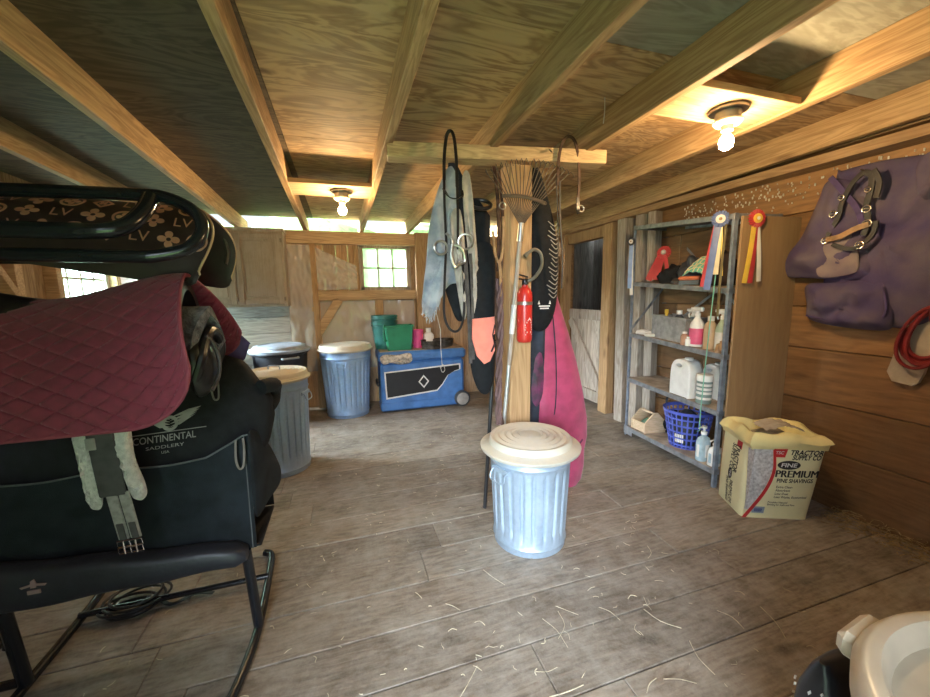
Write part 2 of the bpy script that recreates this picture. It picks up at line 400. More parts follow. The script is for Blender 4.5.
        for j in range(nv):
            a = j; fs.append((a, a+1, N+a+1, N+a)); b = nu*k+j; fs.append((b, N+b, N+b+1, b+1))
        return s.add(vs+off, fs)
    def loft(s, rows, n=28, ripple=0.0, freq=5, power=2.0, axis='z'):
        """closed body through elliptical sections: rows of (center, half width, half depth)"""
        vs = []
        for i, (c, a, b) in enumerate(rows):
            for j in range(n):
                an = 2*pi*j/n; ca, sa = math.cos(an), math.sin(an)
                ca = math.copysign(abs(ca)**(2/power), ca); sa = math.copysign(abs(sa)**(2/power), sa)
                rp = 1+ripple*math.sin(freq*an+i*.35)
                vs.append(Vector(c)+Vector((a*ca, b*sa*rp, 0)))
        fs = []
        for i in range(len(rows)-1):
            for j in range(n):
                fs.append((i*n+j, i*n+(j+1) % n, (i+1)*n+(j+1) % n, (i+1)*n+j))
        fs.append(tuple(range(n))[::-1]); fs.append(tuple((len(rows)-1)*n+j for j in range(n)))
        return s.add(vs, fs)
    def puff(s, outline, fn, depth=0.03, K=7, sm=5, back=0.0, wr=0.0, wf=20.0):
        """cushion over a smooth outline (a, b); fn(a, b, d) places it, d towards the viewer"""
        O = spline([(p[0], p[1], 0) for p in outline], sm, True) if sm else [Vector((p[0], p[1], 0)) for p in outline]
        c = sum(O, Vector())/len(O); n = len(O); vs = []
        def ring(t, side):
            for p in O:
                q = c+(p-c)*t; h = (1-t**2.6)**.6*depth if t < 1 else 0
                if side < 0: h = -h*back
                elif wr: h += wr*noise.noise(Vector((q.x*wf, q.y*wf, 3.1)))*(1-t**4)
                vs.append(fn(q.x, q.y, h))
        ts = [1-(k/K)**1.6 for k in range(K)]
        for t in ts: ring(t, 1)
        ct = fn(c.x, c.y, depth); fs = []
        for k in range(K-1):
            for j in range(n): fs.append((k*n+j, k*n+(j+1) % n, (k+1)*n+(j+1) % n, (k+1)*n+j))
        vs.append(ct); e = len(vs)-1
        for j in range(n): fs.append(((K-1)*n+j, (K-1)*n+(j+1) % n, e))
        b0 = len(vs)
        for t in ts: 
            for p in O:
                q = c+(p-c)*t; h = -(1-t**2.6)**.6*depth*back-.002 if t < 1 else -.002
                vs.append(fn(q.x, q.y, h))
        vs.append(fn(c.x, c.y, -depth*back-.002)); e2 = len(vs)-1
        for k in range(K-1):
            for j in range(n): fs.append((b0+k*n+j, b0+(k+1)*n+j, b0+(k+1)*n+(j+1) % n, b0+k*n+(j+1) % n))
        for j in range(n): fs.append((b0+(K-1)*n+(j+1) % n, b0+(K-1)*n+j, e2)); fs.append((j, b0+j, b0+(j+1) % n, (j+1) % n))
        return s.add(vs, fs)
    def plate(s, poly, fn, d0=0.0, d1=0.002):
        """flat shape with thickness: poly of (a, b); fn(a, b, d)"""
        n = len(poly); vs = [fn(p[0], p[1], d0) for p in poly]+[fn(p[0], p[1], d1) for p in poly]
        tr = tessellate_polygon([[Vector((p[0], p[1], 0)) for p in poly]])
        fs = [tuple(n+i for i in t) for t in tr]+[tuple(t[::-1]) for t in tr]
        fs += [(i, (i+1) % n, n+(i+1) % n, n+i) for i in range(n)]
        return s.add(vs, fs)
    def ringplate(s, outer, inner, fn, d0=0.0, d1=0.002):
        n = len(outer); vs = [fn(p[0], p[1], d) for d in (d0, d1) for P in (outer, inner) for p in P]; fs = []
        for i in range(n):
            j = (i+1) % n
            fs += [(2*n+i, 2*n+j, 3*n+j, 3*n+i), (i, n+i, n+j, j), (i, j, 2*n+j, 2*n+i), (n+i, 3*n+i, 3*n+j, n+j)]
        return s.add(vs, fs)
    def text(s, body, fn, size, d=0.0012, ax='CENTER', shear=0.0, squash=1.0, bold=0.0):
        cu = bpy.data.curves.new('t', 'FONT'); cu.body = body; cu.size = size; cu.align_x = ax; cu.align_y = 'CENTER'; cu.resolution_u = 3
        cu.offset = bold
        o = bpy.data.objects.new('t', cu); COL.objects.link(o)
        dg = bpy.context.evaluated_depsgraph_get(); me = bpy.data.meshes.new_from_object(o.evaluated_get(dg))
        tb = bmesh.new(); tb.from_mesh(me); bmesh.ops.triangulate(tb, faces=tb.faces[:]); tb.to_mesh(me); tb.free()
        k = [v.co.copy() for v in me.vertices]; fs = [tuple(p.vertices) for p in me.polygons]
        s.add([fn((v.x+shear*v.y)*squash, v.y, d) for v in k], fs)
        bpy.data.objects.remove(o); bpy.data.curves.remove(cu); bpy.data.meshes.remove(me)
        return s
    def build(s, name, mat, parent=None, smooth=35):
        me = bpy.data.meshes.new(name)
        o0 = Vector(parent['_o']) if parent is not None and '_o' in parent else Vector()
        me.from_pydata([tuple(v-o0) for v in s.v], [], s.f)
        bm = bmesh.new(); bm.from_mesh(me); bmesh.ops.recalc_face_normals(bm, faces=bm.faces[:]); bm.to_mesh(me); bm.free()
        at = me.attributes.new('tint', 'FLOAT', 'FACE'); at.data.foreach_set('value', s.t)
        if smooth:
            me.polygons.foreach_set('use_smooth', [True]*len(me.polygons)); me.set_sharp_from_angle(angle=R(smooth))
        me.materials.append(M[mat] if isinstance(mat, str) else mat); me.update()
        o = bpy.data.objects.new(name, me); COL.objects.link(o)
        if parent is not None:
            o.parent = parent; o['_o'] = tuple(o0)
        return o
def thing(name, label, cat, loc, group=None):
    o = bpy.data.objects.new(name, None); COL.objects.link(o); o.location = loc; o.empty_display_size = .05
    o['label'] = label; o['category'] = cat; o['_o'] = tuple(loc)
    if group: o['group'] = group
    return o
def tag(o, label, cat, group=None, kind=None):
    o['label'] = label; o['category'] = cat
    if group: o['group'] = group
    if kind: o['kind'] = kind
    return o
def struct(o, label=None):
    o['kind'] = 'structure'
    if label: o['label'] = label
    return o
def V(*a): return Vector(a)
def rect(x0, y0, x1, y1): return [(x0, y0), (x1, y0), (x1, y1), (x0, y1)]
def rrect(x0, y0, x1, y1, r, n=5):
    o = []
    for cx, cy, a0 in ((x1-r, y0+r, -90), (x1-r, y1-r, 0), (x0+r, y1-r, 90), (x0+r, y0+r, 180)):
        for k in range(n+1):
            a = R(a0+90*k/n); o.append((cx+r*math.cos(a), cy+r*math.sin(a)))
    return o
def disc(cx, cy, rx, ry=None, n=24):
    ry = ry or rx; return [(cx+rx*math.cos(2*pi*k/n), cy+ry*math.sin(2*pi*k/n)) for k in range(n)]
# ================================================================== SETTING
XL, XR, YB = -2.3, 2.86, 5.0
CZ0, CSL = 2.21, -0.016                       # joist underside height and slope to the back eave
def jz(y): return CZ0+CSL*y
m = MB(); m.box((XL-.2, FY-.3, -.12), (XR+.9, YB+.2, -.035), tint=.1)
y = 0.974-0.229*7; k = 0
while y < YB:
    cuts = [XL-.1]; x = XL-.1+random.uniform(.8, 2.2)
    while x < XR+.7: cuts.append(x); x += random.choice((1.2, 1.83, 2.4, 2.1))
    cuts.append(XR+.8)
    for a, b in zip(cuts, cuts[1:]):
        m.box((a+.001, y+.0018, -.034), (b-.001, min(y+.2272, YB+.1), random.uniform(-.003, .001)), .003)
    y += .229; k += 1
struct(m.build('floor', 'floor', smooth=0))
# ground and foliage outside
m = MB(); m.box((-14, -14, -.7), (14, 18, -.35)); struct(m.build('trim_1', 'grass', smooth=0), 'grass outside the shed')
# front wall with the open doorway the light comes through
m = MB()
def vboards(m, x0, x1, z0, z1, y0, y1, w=.2):
    x = x0
    while x < x1-.01:
        e = min(x+w, x1); m.box((x+.002, y0, z0), (e-.002, y1, z1), .003); x = e
vboards(m, XL-.1, DX0, 0, 2.42, FY-.04, FY); vboards(m, DX1, XR+.1, 0, 2.42, FY-.04, FY); vboards(m, DX0, DX1, DZ, 2.42, FY-.04, FY)
struct(m.build('wall_front', 'left', smooth=0))
m = MB()
for x in (DX0-.09, DX1): m.box((x, FY, 0), (x+.09, FY+.03, DZ+.09))
m.box((DX0, FY, DZ), (DX1, FY+.03, DZ+.09)); struct(m.build('trim_2', 'grey_wood', smooth=0))
# back wall: vertical sheathing boards with the window opening, left part with whitewashed boards
WX0, WX1, WZ0, WZ1 = 0.225, 0.835, 1.445, 1.985
m = MB()
def boards_hole(x0, x1, z0, z1, w):
    x = x0
    while x < x1-.01:
        e = min(x+w, x1)
        if e > WX0 and x < WX1:
            m.box((x+.001, YB, z0), (e-.001, YB+.03, WZ0), .003); m.box((x+.001, YB, WZ1), (e-.001, YB+.03, z1), .003)
        else: m.box((x+.001, YB, z0), (e-.001, YB+.03, z1), .003)
        x = e
boards_hole(-.62, WX0, 0, 2.06, .141); boards_hole(WX0, WX1, 0, 2.06, .1525); boards_hole(WX1, XR+.1, 0, 2.06, .18)
struct(m.build('wall_back', 'backv', smooth=0))
m = MB(); z = 0
while z < 2.0: m.box((XL-.1, YB, z), (-.62, YB+.03, min(z+.19, 2.12)-.004), .004); z += .19
m.box((XL-.1, YB+.032, 0), (-.62, YB+.04, 2.12), tint=.0); struct(m.build('trim_3', 'white_board', smooth=0), 'whitewashed horizontal boards of the back wall')
m = MB()
m.box((-.62, YB-.10, 1.985), (XR, YB-.01, 2.13)); m.box((-.31, YB-.07, 1.32), (.9, YB-.005, 1.437))
m.box((-1.5, YB-.10, 2.09), (-.62, YB-.01, 2.13))
m.bar((-.05, YB-.045, 1.33), (-.33, YB-.045, .90), .05, .10, upv=(1, 0, .6)); struct(m.build('trim_4', 'backh', smooth=0), 'top plate, rail and brace of the back wall')
m = MB()
m.box((.9, YB-.14, 0), (1.07, YB-.005, 2.14)); m.box((-.36, YB-.09, 0), (-.28, YB-.003, 1.985)); m.box((-.60, YB-.05, 0), (-.52, YB-.003, 1.985))
m.box((.38, YB-.06, .1), (.48, YB-.004, 1.32)); m.box((.15, YB-.05, 1.437), (.19, YB-.003, 1.985)); m.box((1.9, YB-.1, 0), (2.0, YB-.005, 2.0)); m.box((XR-.12, YB-.12, 0), (XR, YB-.01, 2.13))
struct(m.build('trim_5', 'post', smooth=0), 'studs and corner posts of the back wall')
# window 1
root = thing('window_1', 'small six pane barn window with hazy green light in the back wall', 'window', (.53, YB, 1.44)); root['kind'] = 'structure'
m = MB()
for a in (rect(WX0-.015, WZ0-.02, WX0+.04, WZ1+.02), rect(WX1-.04, WZ0-.02, WX1+.015, WZ1+.02)): m.box((a[0][0], YB-.03, a[0][1]), (a[2][0], YB+.04, a[2][1]))
m.box((WX0, YB-.03, WZ0-.02), (WX1, YB+.04, WZ0+.035)); m.box((WX0, YB-.03, WZ1-.035), (WX1, YB+.04, WZ1+.02)); m.box((.45, YB-.045, WZ0-.03), (.58, YB-.02, WZ0))
m.build('window_frame', 'grey_wood', root, 0)
m = MB()
for x in (.44, .62): m.box((x-.009, YB-.01, WZ0), (x+.009, YB+.02, WZ1))
m.box((WX0, YB-.01, 1.705), (WX1, YB+.02, 1.723)); m.build('muntins', 'grey_wood', root, 0)
m = MB(); m.box((WX0+.03, YB+.004, WZ0+.03), (WX1-.03, YB+.008, WZ1-.03), .001); m.build('glass', 'win_dust', root, 0)
# right wall: horizontal planks, doorway towards the back
DY0, DY1 = 3.66, 4.42
m = MB(); z = -.05; hs = [.36, .30, .335, .27, .30, .30, .30, .30]; zz = 0
for i, h in enumerate(hs):
    z1 = zz+h-.005
    if zz < 1.98:
        m.box((XR, FY, zz), (XR+.03, 2.42 + .3*(i % 2), z1), .004); m.box((XR, 2.425+.3*(i % 2), zz), (XR+.03, DY0-.02, z1), .004); m.box((XR, DY1, zz), (XR+.03, YB, z1), .004)
    else:
        m.box((XR, FY, zz), (XR+.03, YB, z1), .004)
    zz += h
m.box((XR+.032, FY, 0), (XR+.04, DY0-.02, 2.5), tint=.0); m.box((XR+.032, DY1, 0), (XR+.04, YB, 2.5), tint=.0); m.box((XR+.032, DY0-.02, 1.99), (XR+.04, DY1, 2.5), tint=.0)
struct(m.build('wall_right', 'right', smooth=0))
m = MB()
m.box((XR-.10, DY0-.14, 0), (XR, DY0, 2.2)); m.box((XR-.1, DY1, 0), (XR, DY1+.1, 2.2)); m.box((XR-.06, DY0, 1.98), (XR+.03, DY1, 2.12))
struct(m.build('trim_6', 'post', smooth=0), 'door posts in the right wall')
m = MB()
m.bar((XR-.07, 3.28, 0), (XR-.07, 3.34, 2.15), .12, .12); m.bar((XR-.06, 3.10, 0), (XR-.06, 3.12, 2.15), .09, .1); m.bar((XR-.05, 2.93, .0), (XR-.06, 2.97, 2.15), .1, .08)
struct(m.build('trim_7', 'grey_wood', smooth=0), 'rough studs behind the shelf unit')
m = MB(); m.box((2.72, FY, 2.10), (XR+.02, YB, 2.155), .003); m.box((2.79, FY, 2.19), (XR+.02, YB, 2.24)); struct(m.build('trim_8', 'ledger', smooth=0), 'ledger under the joists on the right wall')
m = MB(); m.box((2.415, 1.838, 0.01), (XR, 1.853, 1.835), .002, fn=lambda v: V(v.x, v.y-.12*(v.x-2.415), v.z)); struct(m.build('trim_9', 'ply', smooth=0), 'hardboard panel beside the shelf unit')
# half door and the passage beyond
root = thing('door_1', 'weathered half door with a diagonal brace in the right wall', 'door', (XR+.02, 4.04, 0)); root['kind'] = 'structure'
m = MB(); y = DY0+.01
while y < DY1-.02: m.box((XR+.01, y, .03), (XR+.035, min(y+.15, DY1-.01)-.003, 1.16)); y += .15
m.build('door_boards', 'grey_wood', root, 0)
m = MB(); m.box((XR-.02, DY0+.01, 1.04), (XR+.01, DY1-.01, 1.16)); m.box((XR-.02, DY0+.01, .06), (XR+.01, DY1-.01, .18)); m.bar((XR-.012, DY1-.03, 1.03), (XR-.012, DY0+.06, .19), .11, .03, upv=(1, 0, 0)); m.build('brace', 'grey_wood', root, 0)
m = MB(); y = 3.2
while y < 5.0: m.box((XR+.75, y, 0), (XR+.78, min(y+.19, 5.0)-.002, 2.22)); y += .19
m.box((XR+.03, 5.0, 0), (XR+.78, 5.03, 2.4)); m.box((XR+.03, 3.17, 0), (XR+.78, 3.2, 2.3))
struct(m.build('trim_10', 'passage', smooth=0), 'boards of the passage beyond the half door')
# left wall with window 2
m = MB(); LY0, LY1, LZ0, LZ1 = 4.12, 4.88, .95, 1.78
y = FY
while y < YB-.01:
    e = min(y+.19, YB); g = .018 if 3.7 < y < 3.87 else .002
    if e > LY0 and y < LY1:
        m.box((XL-.03, y+g, 0), (XL, e-.002, LZ0)); m.box((XL-.03, y+g, LZ1), (XL, e-.002, 2.45))
    else: m.box((XL-.03, y+g, 0), (XL, e-.002, 2.45))
    y = e
struct(m.build('wall_left', 'left', smooth=0))
m = MB()
for y in (.6, 1.4, 2.2, 3.0, 3.6, 4.02, 4.9): m.box((XL, y, 0), (XL+.09, y+.07, 2.15))
m.box((XL, 3.0, 2.13), (XL+.09, YB, 2.2)); m.bar((XL+.05, 3.6, 1.4), (XL+.05, 3.1, 2.1), .05, .1, upv=(1, 0, 0)); m.box((XL, 3.03, 1.84), (XL+.07, YB, 1.93))
struct(m.build('trim_11', 'backh', smooth=0), 'studs and rails of the left wall')
root = thing('window_2', 'bright many paned window behind the saddle rack in the left wall', 'window', (XL, 4.5, .95)); root['kind'] = 'structure'
m = MB()
for a, b in ((LY0-.02, LY0+.03), (LY1-.03, LY1+.02)): m.box((XL-.03, a, LZ0-.02), (XL+.02, b, LZ1+.02))
m.box((XL-.03, LY0, LZ0-.02), (XL+.02, LY1, LZ0+.03)); m.box((XL-.03, LY0, LZ1-.03), (XL+.02, LY1, LZ1+.02)); m.build('window_frame', 'white_board', root, 0)
m = MB()
for k in (1, 2, 3): m.box((XL-.02, LY0+k*.19-.011, LZ0), (XL, LY0+k*.19+.011, LZ1))
for k in (1, 2, 3): m.box((XL-.02, LY0, LZ0+k*.207-.011), (XL, LY1, LZ0+k*.207+.011))
m.build('muntins', 'grey_wood', root, 0)
m = MB(); m.box((XL-.012, LY0+.02, LZ0+.02), (XL-.008, LY1-.02, LZ1-.02), .001); m.build('glass', 'win_dust', root, 0)
# ceiling sheathing and joists
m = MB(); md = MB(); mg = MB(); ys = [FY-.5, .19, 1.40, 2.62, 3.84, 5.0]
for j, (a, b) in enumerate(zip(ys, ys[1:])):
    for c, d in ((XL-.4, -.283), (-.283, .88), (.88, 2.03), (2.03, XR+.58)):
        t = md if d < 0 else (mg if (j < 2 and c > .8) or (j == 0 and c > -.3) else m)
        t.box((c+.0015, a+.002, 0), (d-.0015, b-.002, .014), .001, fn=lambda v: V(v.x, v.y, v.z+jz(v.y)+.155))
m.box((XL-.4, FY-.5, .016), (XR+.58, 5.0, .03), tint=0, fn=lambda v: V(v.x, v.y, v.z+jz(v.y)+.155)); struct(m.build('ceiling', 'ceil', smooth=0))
struct(md.build('trim_17', 'ceil_shade', smooth=0), 'plywood sheathing with painted shade on the left of the ceiling'); struct(mg.build('trim_18', 'ceil_grey', smooth=0), 'grey green plywood sheathing near the door')
JO = [(-1.58, -1.70), (-.955, -1.06), (-.292, -.375), (.292, .262), (.865, .815), (1.385, 1.415), (2.02, 2.07), (2.72, 2.72)]
for a, b in JO:
    m = MB(); m.box((-.0225, FY-.3, 0), (.0225, 5.34, .155), .003, fn=lambda v: V(v.x+a+(b-a)*(v.y/5), v.y, v.z+jz(v.y)))
    struct(m.build('ceiling_joist', 'joist', smooth=0))
# post and cross beam in the middle of the room
m = MB(); m.box((.957, 2.13, 0), (1.102, 2.27, 2.13), .005); struct(m.build('trim_13', 'post', smooth=0), 'pine post in the middle of the room')
m = MB(); m.bar((.275, 2.235, 2.150), (1.51, 2.04, 2.150), .115, .075); struct(m.build('trim_14', 'beam', smooth=0), 'flat cross beam on top of the post')
m = MB(); m.box((1.412, 1.30, 0), (2.0, 1.56, .03), fn=lambda v: V(v.x, v.y, v.z+jz(v.y)+.004)); struct(m.build('trim_15', 'backh', smooth=0), 'board carrying the right ceiling lamp')
m = MB(); m.box((-.33, 3.02, 0), (.25, 3.36, .03), fn=lambda v: V(v.x, v.y, v.z+jz(v.y)+.004)); struct(m.build('trim_16', 'backh', smooth=0), 'board carrying the back ceiling lamp')
# hedges outside that show through the windows and the open eave
def hedge(c, sx, sy, sz, seed):
    m = MB(); n = 26; vs = []
    for i in range(n+1):
        for j in range(40):
            th = pi*i/n; ph = 2*pi*j/40
            p = V(math.sin(th)*math.cos(ph), math.sin(th)*math.sin(ph), math.cos(th)); k = 1+.35*noise.noise(p*3+V(seed, 0, 0))+.2*noise.noise(p*9+V(seed, 5, 0))
            vs.append(V(c[0]+p.x*sx*k, c[1]+p.y*sy*k, c[2]+p.z*sz*k))
    fs = [(i*40+j, i*40+(j+1) % 40, (i+1)*40+(j+1) % 40, (i+1)*40+j) for i in range(n) for j in range(40)]
    m.add(vs, fs); return m.build('hedge', 'leaf', None, 60)
tag(hedge((.0, 13.5, 1.0), 6.5, 1.6, 2.5, 1), 'leafy green hedge outside behind the small back window', 'hedge')
tag(hedge((-11, 5, .6), 1.5, 4, 1.6, 2), 'leafy green hedge outside the left window', 'hedge')

# ================================================================== LAMPS
def lamp(name_label, c, z):
    root = thing('ceiling_lamp', name_label, 'lamp', (c[0], c[1], z))
    m = MB(); m.lathe([(.0, -.002), (.078, -.002), (.078, -.012), (.0, -.012)], (c[0], c[1], z), 28); m.build('back_plate', 'lamp_metal', root)
    m = MB(); m.lathe([(.052, -.012), (.052, -.045), (.05, -.05), (0, -.05)], (c[0], c[1], z), 28); m.build('junction_box', 'lamp_metal', root)
    m = MB(); m.lathe([(.058, -.048), (.060, -.056), (.050, -.066), (.026, -.070), (.024, -.092), (.0, -.092)], (c[0], c[1], z), 28); m.build('lamp_holder', 'porcelain', root)
    m = MB(); m.lathe([(.013, -.090), (.014, -.105), (.026, -.122), (.0305, -.142), (.026, -.162), (.014, -.172), (0, -.175)], (c[0], c[1], z), 24); m.build('light_bulb', 'bulb', root)
    return root
lamp('bare glowing bulb in a porcelain holder on the ceiling above the purple blanket', (1.72, 1.42), jz(1.42)+.002)
lamp('bare glowing bulb in a porcelain holder on the ceiling before the back window', (.035, 3.17), jz(3.17)+.002)
# ================================================================== TRASH CANS
def trash_can(c, rb, rt, h, label, body='galv', lid='galv_lid', lid_r=None, ribs=30, knob=True, ang=0.0, cat='trash can', plain_lid=False):
    cx, cy = c; root = thing('trash_can', label, cat, (cx, cy, 0), 'galvanised trash cans')
    def rad(z): return rb+(rt-rb)*z/h
    m = MB()
    z0, z1 = h*.15, h*.84
    prof = [(rb*.94, 0.006), (rb, 0.0), (rb+.002, .03), (rad(.05)+.006, .04), (rad(.06), .052)]
    for k in range(13):
        z = z0+(z1-z0)*k/12; prof.append((rad(z), z))
    prof += [(rad(h*.87)+.002, h*.87), (rad(h*.9)+.007, h*.885), (rad(h*.9)+.002, h*.90), (rt, h*.97), (rt+.008, h*.985), (rt+.006, h), (rt-.004, h), (rt-.008, h*.98), (rb-.012, .02), (0, .015)]
    def mod(a, r, z):
        if z < z0-.001 or z > z1+.001 or r < rad(z)-.005: return r
        e = min(1, (z-z0)/.03, (z1-z)/.03); e = max(0, e)
        t = (a*ribs/(2*pi)) % 1.0
        return r-.016*e*(1 if t < .42 else 0)*(.5+.5*math.cos((t-.21)/.21*pi) if t < .42 else 0)
    m.lathe(prof, (cx, cy, 0), ribs*8, mod); b = m.build('body', body, root, 50)
    lr = lid_r or rt+.022
    m = MB(); pr = [(lr-.004, h-.018), (lr, h-.014), (lr+.002, h-.002), (lr-.010, h+.004), (rt+.012, h+.009), (rt+.005, h+.014)]
    if plain_lid: pr += [(rt-.02, h+.03), (rt*.6, h+.045), (0, h+.05)]
    else:
        pr += [(rt+.001, h+.040), (rt-.006, h+.047), (rt*.93, h+.046)]
        for k, (q, dz) in enumerate(((.88, .041), (.80, .050), (.74, .044), (.64, .053), (.58, .047), (.48, .056), (.42, .050), (.32, .059), (.26, .053), (.16, .060))):
            pr.append((rt*q, h+dz))
        pr.append((0, h+.058))
    pr2 = [(r-.003 if r > .01 else 0, z-.004) for r, z in reversed(pr)]
    m.lathe(pr+pr2, (cx, cy, 0), 64); l = m.build('lid', lid, root, 40)
    if knob:
        m = MB(); d = V(math.cos(ang), math.sin(ang), 0)*.045; p = V(cx, cy, h+.056)
        m.tube([p-d, p-d*.9+V(0, 0, .028), p+d*.9+V(0, 0, .028), p+d], .005, 8, smooth=5); m.build('lid_handle', body, l)
    for sgn in (0, 1):
        a = ang+pi*sgn; d = V(math.cos(a), math.sin(a), 0); t = V(-d.y, d.x, 0); p = V(cx, cy, h*.83)+d*(rad(h*.83)+.002)
        m = MB(); m.tube([p+t*.05+d*.004, p+t*.05+d*.02-V(0, 0, .012), p+t*.042+d*.03-V(0, 0, .05), p-t*.042+d*.03-V(0, 0, .05), p-t*.05+d*.02-V(0, 0, .012), p-t*.05+d*.004], .0045, 8, smooth=4)
        m.box((-.062, -.004, -.014), (.062, .008, .014), .002, fn=lambda v: p+t*v.x+d*v.y+V(0, 0, v.z)); m.build('handle', body, root)
    return root
trash_can((.94, 1.82), .197, .222, .555, 'galvanised trash can with a dusty ringed lid in front of the middle post', lid_r=.272, ribs=22, ang=R(-160), knob=False)
trash_can((-.55, 3.27), .215, .238, .755, 'tall galvanised trash can with a dusty lid next to the saddle rack', ang=R(-20), ribs=26)
trash_can((-.01, 4.60), .235, .285, .775, 'bluish galvanised trash can beside the blue wheeled cooler', body='galv_blue', lid='galv_lid', ang=R(80), ribs=26, knob=False)
# dark plastic cans in the left back corner
def dark_can(c, r, h, label, lid):
    root = thing('plastic_bin', label, 'trash can', (c[0], c[1], 0))
    m = MB(); m.lathe([(r*.78, 0), (r*.8, .01), (r*.94, h-.05), (r, h-.04), (r, h), (r-.012, h), (r*.78-.012, .02), (0, .015)], (c[0], c[1], 0), 48); m.build('body', 'dgrey_plastic', root)
    m = MB(); m.lathe([(r+.02, h-.02), (r+.026, h+.006), (r-.015, h+.018), (r-.03, h+.045), (r*.75, h+.055), (r*.7, h+.045), (0, h+.06)], (c[0], c[1], 0), 48); l = m.build('lid', lid, root)
    m = MB(); d = V(.45, -.89, 0); p = V(c[0], c[1], h-.07)+d*(r*.96); t = V(.89, .45, 0)
    m.tube([p-t*.08, p-t*.07+d*.035, p+t*.07+d*.035, p+t*.08], .012, 8, smooth=4); m.build('handle', lid, root)
    return root
dark_can((-.70, 4.62), .295, .80, 'large dark plastic bin with a blue grey lid under the wall cabinet', 'grey_lid')
dark_can((-1.31, 4.55), .25, .78, 'black plastic bin half hidden behind the saddle rack', 'dgrey_plastic')

# ================================================================== COOLER AND WHAT STANDS ON IT
root = thing('wheeled_cooler', 'worn blue wheeled cooler with a white outlined diamond panel', 'cooler', (.84, 4.62, 0))
X0, X1, Y0, Y1 = .355, 1.385, 4.41, 4.86
m = MB(); m.box((X0+.01, Y0+.012, .05), (X1-.01, Y1, .60), .03); m.box((X0-.005, Y0-.004, .02), (X1-.09, Y0+.2, .13), .02); m.build('body', 'blue', root)
m = MB(); m.box((X0-.01, Y0-.012, .605), (X1+.01, Y1+.01, .725), .025); lidp = m.build('lid', 'blue', root)
m = MB(); m.box((X0+.01, Y0+.01, .724), (X1-.01, Y1-.01, .7275), .001); m.build('dusty_top', 'shelf_top', lidp, 0)
m = MB(); m.box((.66, Y0-.022, .64), (.98, Y0-.008, .675), .006); m.build('latch', 'blue', lidp)
m = MB(); f = lambda a, b, d: V(a, Y0+.012-d, b)
po = [(.405, .49), (1.325, .535), (1.325, .465), (1.255, .45), (1.17, .40), (1.10, .29), (1.03, .215), (.415, .165)]
cen = V(.85, .36, 0)
pi_ = [(cen.x+(x-cen.x)*.965, cen.y+(z-cen.y)*.90) for x, z in po]
m.ringplate(po, pi_, f, 0, .006); m.ringplate([(.865, .425), (.93, .345), (.865, .265), (.80, .345)], [(.865, .403), (.912, .345), (.865, .287), (.818, .345)], f, .003, .007); m.build('panel_outline', 'label', root, 0)
m = MB(); m.plate(pi_, f, 0, .003); m.build('front_panel', 'black', root, 0)
for yy in (Y0+.01, Y1-.03):
    m = MB(); c = (1.335, yy, .10)
    rot = lambda v: V(v.x, -v.z, v.y)
    m.lathe([(.0, -.01), (.055, -.01), (.058, .0), (.085, .0), (.098, .01), (.098, .04), (.085, .05), (0, .05)], c, 32, fn=rot)
    w = m.build('wheel', 'dgrey_plastic', root)
    m = MB(); m.lathe([(0, .052), (.074, .052), (.076, .056), (.052, .06), (.03, .056), (.015, .062), (0, .062)], c, 28, fn=rot); m.build('hubcap', 'handle_metal', w)
m = MB(); m.box((X0-.03, Y0+.12, .30), (X0, Y0+.34, .36), .01); m.build('side_handle', 'black', root)
o = MB().puff([(.36, .66), (.42, .70), (.56, .69), (.70, .705), (.735, .64), (.70, .585), (.58, .575), (.47, .60), (.40, .585)], lambda a, b, d: V(a, Y0-.016-d, b), .03, 7, 4, wr=.03, wf=40).build('torn_padding', 'stuffing', root)
CT = .728
# round teal buckets, one in the other
def pail(c, r0, r1, z0, h, mat, label, name='bucket'):
    root = thing(name, label, 'bucket', (c[0], c[1], z0))
    m = MB(); m.lathe([(r0, z0), (r1, z0+h-.03), (r1+.006, z0+h-.03), (r1+.008, z0+h), (r1-.003, z0+h), (r0-.005, z0+.006), (0, z0+.005)], (c[0], c[1], 0), 40); m.build('body', mat, root)
    m = MB(); m.lathe([(r1+.006, z0+h-.055), (r1+.012, z0+h-.05), (r1+.012, z0+h-.042), (r1+.004, z0+h-.04)], (c[0], c[1], 0), 40); m.build('rim_band', mat, root)
    return root
pail((.46, 4.735), .115, .15, CT, .33, 'teal', 'lower teal bucket at the back left of the cooler top')
pail((.463, 4.735), .116, .152, CT+.075, .33, 'teal', 'upper teal bucket nested in another one on the cooler')
root = thing('feed_scoop', 'bright green square flat backed bucket at the front of the cooler', 'bucket', (.61, 4.55, CT))
m = MB(); q = lambda s, z: [(.61-.15*s, 4.47), (.61+.15*s, 4.47), (.61+.165*s, 4.50), (.61+.165*s, 4.64), (.61+.15*s, 4.68), (.61-.15*s, 4.68), (.61-.165*s, 4.64), (.61-.165*s, 4.50)]
vs = []
for s, z, k in ((.86, CT, 0), (1.0, CT+.27, 0), (1.05, CT+.275, 0), (1.06, CT+.295, 0), (.98, CT+.295, 1), (.84, CT+.012, 1)):
    cxy = (.61, 4.575)
    for x, y in q(1, 0):
        vs.append(V(cxy[0]+(x-cxy[0])*s, cxy[1]+(y-cxy[1])*s, z))
fs = [(i*8+j, i*8+(j+1) % 8, (i+1)*8+(j+1) % 8, (i+1)*8+j) for i in range(5) for j in range(8)]+[tuple(range(8)), tuple(40+j for j in range(8))]
m.add(vs, fs); m.build('body', 'green', root, 40)
m = MB(); m.tube([(.455, 4.50, CT+.27), (.435, 4.47, CT+.30), (.42, 4.45, CT+.22), (.43, 4.46, CT+.13), (.46, 4.485, CT+.12)], .009, 8, smooth=5); m.build('handle', 'green', root)
